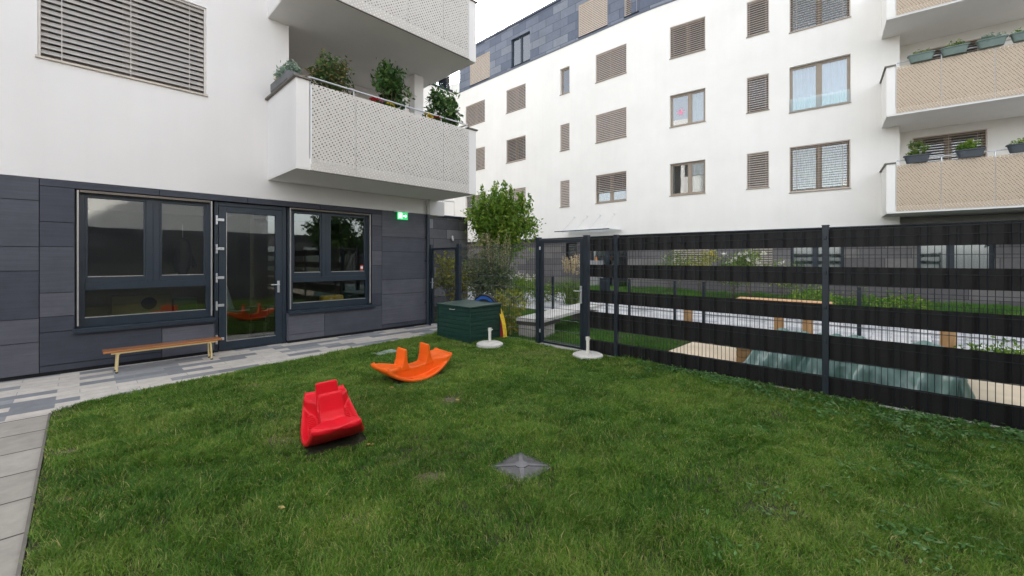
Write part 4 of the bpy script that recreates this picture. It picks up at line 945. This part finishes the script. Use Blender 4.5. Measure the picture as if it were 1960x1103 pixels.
# ------------------------------------------------------------ rear low building, rear white building
LW = empty('low_outbuilding', (0,0,0), 0, 'low flat roofed outbuilding in mixed dark panels behind the drainpipe', 'outbuilding')
MB().box(6.5,9.75,11.6,17,0,3.05).build('wall', BASEM2, LW); MB().box(6.45,9.80,11.55,17,3.051,3.12).build('parapet_cap', FRAME, LW)
r = MB(); r.tube([(6.5,12.3,3.75),(9.7,12.3,3.75)], .018)
for x in np.arange(6.5, 9.8, .53): r.cyl((x,12.3,3.12), (x,12.3,3.75), .012)
r.build('railing', SILVER, LW, smooth=True)
l = MB(); l.cyl((9.0,11.54,2.35),(9.0,11.60,2.35),.05,12); l.cyl((9.0,11.50,2.25),(9.0,11.54,2.42),.04,12); l.build('wall_lamp', ALU, LW, smooth=True)
WB = empty('rear_building', (0,0,0), 0, 'white rear building between the two balconied buildings with dark door', 'building')
mb = MB(); wallgrid(mb, 7, 17.6, 0, 13.0, [(13.15,13.95,3.3,5.5)], 22.6, 23.0); mb.box(17.6,31,22.6,23.0,0,13.6); mb.box(17.755,18.1,22.001,22.599,0,13.6); mb.build('wall', WHITE2, WB)  # last two boxes: unseen, added to block sun leaking past the corner
MB().box(13.15,13.95,22.8,22.86,3.3,5.5).build('door', mat('brown_door', (.09,.06,.045), .5), WB)
MB().box(7,17.6,22.5,23.1,13.001,13.12).build('coping', FRAME, WB)
MB().box(12.4,17.6,24.6,24.9,13.1,16.0).build('penthouse_wall', WHITE2, WB)
g = MB(); g.box(7.2,17.5,22.72,22.74,13.13,14.1); g.build('glass_guard', GLASSC, WB)
r = MB(); r.tube([(7.2,22.73,14.12),(17.5,22.73,14.12)], .025)
for x in np.arange(7.2, 17.6, 1.3): r.cyl((x,22.76,13.12), (x,22.76,14.1), .02)
r.build('railing', SILVER, WB)

# ------------------------------------------------------------ MAIN FENCE (x = 5.95)
XF = 5.95
def meshpanel(mb, y0, y1, z0, z1, x=XF, sp=.05, r=.003, hs=.2, bands=None, hr=.0035):
    n = int(round((y1-y0)/sp))
    for k in range(n+1):
        y = y0+(y1-y0)*k/n; off = 0
        mb.cyl((x+off,y,z0), (x+off,y,z1), r, 5, cap=False)
    z = z0+.02
    zs = []
    while z < z1-.01: zs.append(z); z += hs
    zs.append(z1-.02)
    for z in zs:
        mb.cyl((x-.008,y0,z), (x-.008,y1,z), hr, 5, cap=False); mb.cyl((x+.008,y0,z), (x+.008,y1,z), hr, 5, cap=False)
BANDS = [(.025,.262),(.455,.731),(.885,1.09),(1.31,1.515),(1.74,1.945)]
def strips(mb, y0, y1, x=XF):
    n = int(round((y1-y0)/.05)); dy = (y1-y0)/n
    for (a, b) in BANDS:
        # woven strip: alternates in front of / behind pairs of wires
        pts = []
        for k in range(n+1):
            off = .0058 if (k % 4) in (0, 1) else -.0052
            pts.append((y0+k*dy, x+off))
        sub = []
        for (p, q) in zip(pts, pts[1:]):
            for s in (0, .35, .65): 
                e = 0 if s == 0 else (3*s*s-2*s**3)
                sub.append((p[0]+(q[0]-p[0])*s, p[1]+(q[1]-p[1])*e))
        sub.append(pts[-1])
        rings = [[(xx-.0012,yy,a),(xx+.0012,yy,a),(xx+.0012,yy,b),(xx-.0012,yy,b)] for yy, xx in sub]
        mb.loft(rings)
def postm(y, h=1.99, r=.032, x=XF, xx=.028):
    p = MB(); p.box(x-xx, x+xx, y-r, y+r, -.02, h); p.box(x-xx-.004, x+xx+.004, y-r-.004, y+r+.004, h+.0005, h+.012)
    for z in (.25, .65, 1.05, 1.45, 1.85):
        if z < h: p.box(x-xx-.014, x-xx-.0005, y-.012, y+.012, z-.02, z+.02)
    return p
t = empty('privacy_fence', (XF,.7,0), 0, 'dark mesh fence with five woven privacy strips on the right of the lawn', 'fence')
inv = Vector((-XF, -.7, 0))
for y0, y1 in ((-4.6,-1.95),(-1.95,.71),(.71,3.40),(3.40,3.93)):
    a, b = y0+.03, y1-.03
    m1 = MB(); meshpanel(m1, a, b, .03, 1.955); m1.build('mesh_panel', WIRE, t, inv)
    m1 = MB(); strips(m1, a, b); m1.build('privacy_strips', STRIP, t, inv)
for y in (-4.6,-1.95,.71,3.40): postm(y, 1.985).build('post', DPOST, t, inv, bevel=.004)
# gate
t = empty('garden_gate', (XF,4.97,0), 0, 'dark framed mesh gate left of the privacy fence', 'gate'); inv = Vector((-XF,-4.97,0))
for y in (3.965, 5.03): postm(y, 2.0, .045, xx=.04).build('post', DPOST, t, inv, bevel=.004)
g = MB(); a, b = 4.03, 4.965
g.box(XF-.02,XF+.02,a,a+.06,.06,1.96); g.box(XF-.02,XF+.02,b-.06,b,.06,1.96); g.box(XF-.02,XF+.02,a+.06,b-.06,1.90,1.96); g.box(XF-.02,XF+.02,a+.06,b-.06,.06,.10)
leaf = g.build('gate_frame', DPOST, t, inv, bevel=.004)
g = MB(); meshpanel(g, a+.06, b-.06, .10, 1.90); g.build('mesh_panel', WIRE, t, inv)
g = MB(); g.box(XF-.035,XF-.021,a+.012,a+.05,.85,1.15); g.cyl((XF-.03,a+.03,1.06),(XF-.075,a+.03,1.06),.009); g.cyl((XF-.072,a+.03,1.06),(XF-.072,a+.15,1.06),.009); g.build('handle', SILVER, t, inv, smooth=True)
g = MB(); g.cyl((XF-.03,b+.005,1.78),(XF-.03,b+.005,1.84),.014); g.cyl((XF-.03,b+.005,.25),(XF-.03,b+.005,.31),.014); g.build('hinge', SILVER, t, inv)
# mesh fence between the gates
t = empty('mesh_fence', (XF,6.2,0), 0, 'open wire mesh fence behind the green storage box', 'fence'); inv = Vector((-XF,-6.2,0))
m1 = MB(); meshpanel(m1, 5.08, 7.34, .04, 1.90); m1.build('mesh_panel', WIRE, t, inv)
t = empty('garden_gate', (XF,7.9,0), 0, 'small mesh gate between the drainpipe and the fence post', 'gate'); inv = Vector((-XF,-7.9,0))
for y in (7.385, 8.46): postm(y, 1.95, .045, xx=.04).build('post', DPOST, t, inv, bevel=.004)
a, b = 7.45, 8.40
g = MB(); g.box(XF-.02,XF+.02,a,a+.05,.06,1.88); g.box(XF-.02,XF+.02,b-.05,b,.06,1.88); g.box(XF-.02,XF+.02,a+.05,b-.05,1.83,1.88); g.box(XF-.02,XF+.02,a+.05,b-.05,.06,.10); g.build('gate_frame', DPOST, t, inv, bevel=.004)
g = MB(); meshpanel(g, a+.05, b-.05, .10, 1.83); g.build('mesh_panel', WIRE, t, inv)
g = MB(); g.box(XF-.035,XF-.021,b-.045,b-.01,.9,1.15); g.cyl((XF-.03,b-.03,1.05),(XF-.08,b-.03,1.05),.009); g.cyl((XF-.078,b-.03,1.05),(XF-.078,b-.14,1.05),.009); g.build('handle', SILVER, t, inv, smooth=True)
# low mesh fence along the path
t = empty('low_mesh_fence', (10.4,3,0), 0, 'waist high mesh fence with dark posts along the courtyard path', 'fence'); inv = Vector((-10.4,-3,0))
YP = [10.5, 8.2, 6.25, 5.55, 4.30, 3.60, .72, -1.8, -4.3]
for k, y in enumerate(YP): MB().box(10.37,10.43,y-.03,y+.03,-.01,1.07).build('post', DPOST, t, inv, bevel=.004)
for a, b in ((4.33,5.52),(.75,3.57),(-1.77,.69),(-4.27,-1.83)):
    m1 = MB(); meshpanel(m1, a, b, .05, .80, 10.4, hs=.2); m1.build('mesh_panel', WIRE, t, inv)

# ------------------------------------------------------------ objects on the lawn and walkway
# wooden child bench
t = empty('child_bench', (.90,8.15,0), R(1), 'low varnished wooden bench with cream metal legs below the left window', 'bench')
MB().box(-.68,.70,-.12,.13,.295,.322).build('seat', BENCHW, t, bevel=.006)
MB().box(-.60,.62,-.10,-.08,.272,.2945).box(-.60,.62,.09,.11,.272,.2945).build('seat_rail', YMETAL, t)
for x, s in ((-.53,-1),(.55,1)):
    for y in (-.09,.10):
        l = MB(); l.tube([(x-s*.02,y,.285),(x,y,.25),(x+s*.012,y,.012)], .0125, 12); lo = l.build('leg', YMETAL, t, smooth=True)
        MB().cyl((x+s*.012,y,0), (x+s*.012,y,.02), .016, 12).build('rubber_foot', BLACKR, lo)
# rockers
def rocker(name, loc, rz, m, lab, scale=1, roll=0, pitch=0):
    L = .56; sag = .235; Rr = (L*L+sag*sag)/(2*sag); arc = lambda s: Rr-math.sqrt(Rr*Rr-s*s)
    mb = MB(); N = 44
    hw = lambda s: .262 - .072*(abs(s)/L)**2
    S = [-L+2*L*k/N for k in range(N+1)]
    # curved rocker shell, hollowed upward at its rims
    def shell(s):
        z = arc(s); w = hw(s); e = .030
        return [(s,-w*.55,z),(s,0,z),(s,w*.55,z),(s,w-.01,z+.006),(s,w+.004,z+.030),(s,w-.004,z+.056),(s,w-.030,z+.050),(s,w-.055,z+.036),(s,0,z+.034),(s,-w+.055,z+.036),(s,-w+.030,z+.050),(s,-w+.004,z+.056),(s,-w-.004,z+.030),(s,-w+.01,z+.006)]
    mb.loft([shell(s) for s in S])
    # central hull with dished seat
    def top(s):
        a = abs(s)
        if a < .17: return .185+.75*a*a
        if a < .30: return .207+(a-.17)*.25
        return .2395+(a-.30)*.11
    def hull(s):
        a = abs(s); zb = arc(s)+.012; zt = max(top(s), zb+.02)
        k = min(max((a-.25)/.21, 0), 1); k = k*k*(3-2*k)
        w = .098+(hw(s)-.006-.098)*k; fl_ = .006*(1-k)
        return [(s,-w-fl_,zb),(s,w+fl_,zb),(s,w,zt-.014),(s,w-.016,zt+.004*k),(s,0,zt-.012),(s,-w+.016,zt+.004*k),(s,-w,zt-.014)]
    mb.loft([hull(s) for s in S])
    # end lips
    for sg in (-1, 1):
        P = []
        for q in np.linspace(-1, 1, 13): P.append((sg*(L-.005-.045*q*q), q*hw(L)*.98, top(L)-.012+.020*q*q))
        mb.tube(P, .017, 8)
    # two seat blades
    for sg in (-1, 1):
        def ring(z, s0, s1, w): return [(sg*s0,-w,z),(sg*s1,-w,z),(sg*s1,w,z),(sg*s0,w,z)]
        mb.loft([ring(.17,.135,.275,.108), ring(.24,.150,.250,.104), ring(.30,.163,.228,.104), ring(.452,.172,.207,.097)])
    o = mb.build(name, m, None, loc, rz)
    o.rotation_euler = (roll, pitch, rz); o.scale = (scale,)*3
    r = o.modifiers.new('remesh', 'REMESH'); r.mode = 'VOXEL'; r.voxel_size = .0075; r.use_smooth_shade = True
    s = o.modifiers.new('smooth', 'SMOOTH'); s.factor = .5; s.iterations = 9
    for sy in (-1, 1):
        for sg in (-1, 1):
            g = MB()
            for k in range(8):
                s = sg*(.12+.028*k); z = arc(s)+.0385; M = Matrix.Translation((s, sy*.155, z)) @ Matrix.Rotation(-math.asin(s/Rr), 4, 'Y')
                g.box(-.0045,.0045,-.035,.035,-.004,.004,0,M)
            g.build('footrest_ridges', m, o)
    return tag(o, lab, 'seesaw rocker', 'plastic rockers on the lawn')
rocker('toy_rocker', (1.595,3.80,.012), R(73), RED, 'red plastic two seat rocker nearest the camera, pointing at the viewer', .97, R(-5), R(0))
rocker('toy_rocker', (3.13,4.86,.01), R(2), ORANGE, 'orange plastic two seat rocker seen side on near the walkway', .95, R(3), R(-2))
# green storage box
t = empty('storage_box', (5.06,5.94,0), 0, 'dark green ribbed garden storage box at the walkway end', 'storage box')
b = MB(); W_, D_, H_ = .78, 1.02, .64
for k in range(8):
    z = .02+k*.083; b.box(0, W_, 0, D_, z, z+.073)
    b.box(.008, W_-.008, .008, D_-.008, z+.0735, z+.0825)
for (x, y) in ((0,0),(W_,0),(0,D_),(W_,D_)): b.box(x-.012, x+.012, y-.012, y+.012, .0, .686)
b.build('body', GBOX, t, bevel=.003)
l = MB(); l.loft([[(-.03,-.03,.688),(W_+.03,-.03,.688),(W_+.03,D_+.03,.688),(-.03,D_+.03,.688)],[(-.03,-.03,.711),(W_+.03,-.03,.731),(W_+.03,D_+.03,.731),(-.03,D_+.03,.711)]]); l.build('lid', GLID, t, bevel=.006)
MB().tube([(-.01,.45,.635),(-.045,.46,.63),(-.045,.58,.63),(-.01,.59,.635)], .007).build('handle', SILVER, t, smooth=True)
# folded play tunnel behind the box
t = empty('folded_play_tent', (5.885,6.42,0), 0, 'folded red, blue, black and yellow play tent leaning behind the green box', 'toy')
cl_ = lambda n, c: mat(n, c, .75, var=.2, scale=20)
def arch(s0, s1, z_, name, m, x0, x1, ps=(0, math.pi)):
    mb = MB(); n = 40; rings = []
    for k in range(n+1):
        a = ps[0]+(ps[1]-ps[0])*k/n; c_, s_ = math.cos(a), math.sin(a)
        rings.append([(x0, s0*c_, .02+s0*1.42*s_), (x1, s0*c_, .02+s0*1.42*s_), (x1, s1*c_, .02+s1*1.42*s_), (x0, s1*c_, .02+s1*1.42*s_)])
    mb.loft(rings); mb.build(name, m, t, smooth=True, bevel=.006)
cy_, cr_, cb_, ck_ = cl_('tent_yellow', (.75,.5,.03)), cl_('tent_red', (.30,.012,.03)), cl_('tent_blue', (.02,.10,.38)), cl_('tent_black', (.012,.013,.02))
pi = math.pi
for ps in ((0,.30*pi),(.70*pi,pi)):
    arch(.600,.575,0,'yellow_piping', cy_, -.06,.03, ps); arch(.574,.47,0,'red_band', cr_, -.05,.03, ps)
arch(.598,.575,0,'black_binding', ck_, -.05,.03, (.301*pi,.699*pi)); arch(.574,.53,0,'blue_band', cb_, -.045,.03, (.301*pi,.699*pi))
arch(.529,.471,0,'black_band', ck_, -.04,.03, (.301*pi,.699*pi)); arch(.470,.06,0,'black_panel', ck_, -.03,.025)

# umbrella bases
def parasol_base(loc, lab, tilt=0):
    t = empty('parasol_base', loc, 0, lab, 'parasol base', 'white parasol bases on the lawn')
    MB().lathe([(.235,0),(.245,.02),(.240,.065),(.20,.085),(.06,.095)], 36).build('foot', WHITEP, t, smooth=True)
    p = MB(); p.cyl((0,0,.08),(0,0,.33),.026,16); p.cyl((0,0,.29),(0,0,.345),.034,16); p.cyl((.03,0,.31),(.07,0,.31),.009,8); p.build('tube', WPOLE, t, smooth=True)
parasol_base((5.17,5.53,.01), 'white round parasol base in front of the green box'); parasol_base((5.66,3.75,.01), 'white round parasol base with stained top beside the gate')
# drain cover
t = empty('ground_cover_plate', (2.33,2.14,.012), 0, 'dark grey square raised cover plate set in the lawn', 'cover plate')
mb = MB(); h_ = .175
ringz = lambda a, z: [(-a,-a,z),(a,-a,z),(a,a,z),(-a,a,z)]
mb.loft([ringz(h_,0), ringz(h_,.012), ringz(.055,.024), ringz(.03,.025)]); mb.build('plate', DRAIN, t)
mb = MB()
for k in range(4):
    a = math.pi/4+k*math.pi/2; M = Matrix.Rotation(a, 4, 'Z')
    i = len(mb.v); mb.loft([[tuple(M @ Vector(p)) for p in ((.05,-.018,.020),(.05,.018,.020),(.05,.018,.029),(.05,-.018,.029))], [tuple(M @ Vector(p)) for p in ((.215,-.008,.010),(.215,.008,.010),(.215,.008,.018),(.215,-.008,.018))]])
mb.lathe([(.052,.02),(.05,.031),(.02,.032)], 20); mb.build('rib_cross', mat('drain_rib', (.10,.10,.108), .5, .2, var=.3, scale=12), t)
gx, gy = ground(738, 678)
o = MB().box(-.20,.20,-.11,.11,.0,.03).build('lawn_hatch', mat('hatch_mint', (.36,.42,.38), .7, var=.2, scale=8), None, (gx,gy,.008), .1, bevel=.008); tag(o, 'pale mint flat hatch in the grass left of the orange rocker', 'hatch')
# ------------------------------------------------------------ courtyard objects beyond the fence
# tarp covered sandpit
t = empty('covered_sandpit', (7.5,.72,0), 0, 'timber sandpit under a crumpled green tarpaulin behind the fence', 'sandpit')
b = MB()
for z in (.0,.11,.22): b.box(-.52,.50,-.95,1.22,z,z+.104)
b.build('timber_frame', TIMBER, t, bevel=.008)
nx, ny = 60, 90; V = []; 
for i in range(nx+1):
    for j in range(ny+1):
        u = i/nx*2-1; v = j/ny*2-1
        X = u*.78; Y = -.07+v*1.12
        e = max(abs(u)-.60, 0)/.40; ev = max(abs(v)-.90, 0)/.10; e = min(1, max(e, ev)); 
        z = .40 - .375*e**1.1 + .02*math.sin(v*9+u*3) + .018*math.sin(v*21+u*6+math.sin(u*5)) + .05*math.exp(-((v-.35)**2)*18)*(1-abs(u))
        z += .022*math.sin(u*14-v*8)*(1-e*.4) + .03*abs(math.sin(v*13+u*9+1.7*math.sin(v*4)))*(1-.5*e) + .018*abs(math.sin(u*19-v*15+2*math.sin(u*6)))
        if abs(u) > .8: X += math.copysign(.05*math.sin(v*26+u)+.03*math.sin(v*47), u)*e
        if u < 0: X += min(1, -u*1.3)*(.075*math.sin(v*10+3*math.sin(v*3)+u*5)+.035*math.sin(v*27+u*11)); z += min(1, -u*1.3)*(.035*math.sin(v*12-u*7)+.02*math.sin(v*31+u*9))*(1-.6*e)
        V.append((X, Y+.05*math.sin(u*12)*ev, max(z, .015)))
Fq = [(i*(ny+1)+j, (i+1)*(ny+1)+j, (i+1)*(ny+1)+j+1, i*(ny+1)+j+1) for i in range(nx) for j in range(ny)]
np_mesh('tarpaulin', np.array(V), np.array(Fq), TARP, smooth=True, parent=t)
# pine beam on posts
t = empty('play_beam', (9.6,1.84,0), 0, 'pale pine beam on two round timber legs beside the sand bed', 'play beam')
MB().box(-.14,.14,-.78,.78,.72,.81).build('beam', PINE, t, bevel=.012)
for y in (-.42,.05): MB().cyl((0,y,0), (0,y,.7195), .085, 18).build('leg', TIMBER, t, smooth=True)
for k, (px, X, h, lab) in enumerate(((1317, 9.95, .55, 'round timber stump left of the pine beam'), (1815, 9.9, .55, 'round timber stump right of the pine beam'))):
    dx, dy = ray(px); tt_ = X/dx; mb = MB(); mb.lathe([(.10,0),(.10,h-.015),(.09,h)], 20)
    tag(mb.build('timber_stump', TIMBER, None, (X, dy*tt_, 0), smooth=True), lab, 'stump', 'timber stumps along the path')
# slab bench / bridge
t = empty('concrete_bench', (6.4,5.3,0), R(12), 'long pale slab bench on a concrete block behind the gate', 'bench')
MB().box(0,3.5,0,.62,.33,.40).build('slab', CONCL, t, bevel=.006); MB().box(.02,.62,.04,.58,0,.25).build('block', CONC, t, bevel=.01); MB().box(2.7,3.3,.04,.58,0,.25).build('block', CONC, t, bevel=.01)
b = MB()
for k in range(14): b.box(.01+k*.06, .05+k*.06, .0, .62, .255, .329)
b.build('slat_rack', mat('rack_dark', (.05,.045,.04), .7), t)
# garden seat near entrance
t = empty('garden_chair', (13.8,8.2,.004), R(80), 'dark garden chair near the far entrance', 'chair')
MB().box(-.24,.24,-.24,.24,.42,.45).build('seat', DPOST, t); MB().box(-.24,.24,.22,.25,.45,.9).build('backrest', DPOST, t)
for a in (-.22,.22):
    for c in (-.22,.22): MB().box(a-.015,a+.015,c-.015,c+.015,0,.42).build('leg', DPOST, t)
# lantern on entrance
dx, dy = ray(1141); X = 17.6; o = MB().cyl((0,0,0),(0,0,.16),.06,12).cyl((0,0,.16),(0,0,.2),.03,10).build('orange_pot', mat('terracotta', (.6,.22,.06), .7), None, (X-.0, dy*X/dx, 1.55), smooth=True); 
tag(o, 'small orange pot beside the far glass entrance', 'pot')
MB_ = MB().box(-.25,.25,-.25,.25,0,1.55).build('pedestal', mat('ped', (.3,.3,.3), .7), None, (X, dy*X/dx, 0), bevel=.01); tag(MB_, 'grey pedestal beside the far glass entrance', 'pedestal')

# ------------------------------------------------------------ light
w = bpy.data.worlds.new('World'); scene.world = w; w.use_nodes = True; nt = w.node_tree
bg = nt.nodes['Background']; sky = nt.nodes.new('ShaderNodeTexSky'); sky.sky_type = 'NISHITA'; sky.sun_disc = False
EL, AZ = R(24), math.atan2(.62, .78)      # azimuth: sun stands towards (+.62, +.78)
sky.sun_elevation = EL; sky.sun_rotation = AZ; sky.air_density = 1.0; sky.dust_density = 3.0; sky.ozone_density = 1.0; sky.altitude = 200
hs = nt.nodes.new('ShaderNodeHueSaturation'); hs.inputs['Saturation'].default_value = .26; lk(nt, sky.outputs[0], hs.inputs['Color'])
lk(nt, hs.outputs[0], bg.inputs['Color']); bg.inputs['Strength'].default_value = .15
sl = bpy.data.lights.new('sun', 'SUN'); sl.energy = 2.6; sl.angle = R(.6); sl.color = (1, .93, .83)
so = bpy.data.objects.new('sun', sl); C.objects.link(so)
sd = Vector((math.sin(AZ)*math.cos(EL), math.cos(AZ)*math.cos(EL), math.sin(EL))); so.rotation_euler = (-sd).to_track_quat('-Z', 'Y').to_euler(); so.location = (0,0,30)

# ------------------------------------------------------------ camera
cam = bpy.data.cameras.new('camera'); cam.sensor_width = 36; cam.lens = 36*F/1960; cam.shift_y = -(551.5-HZ)/1960; cam.clip_end = 500; cam.clip_start = .05
co = bpy.data.objects.new('camera', cam); C.objects.link(co); co.location = (0,0,CH); co.rotation_euler = (R(90), 0, math.atan2(CU, SU)-R(90)); scene.camera = co
scene.view_settings.view_transform = 'Standard'; scene.view_settings.look = 'None'; scene.view_settings.exposure = 2.12; scene.view_settings.gamma = 1
scene.render.resolution_x = 1024; scene.render.resolution_y = 576
scene.cycles.transparent_max_bounces = 24; scene.cycles.max_bounces = 8; scene.cycles.diffuse_bounces = 5
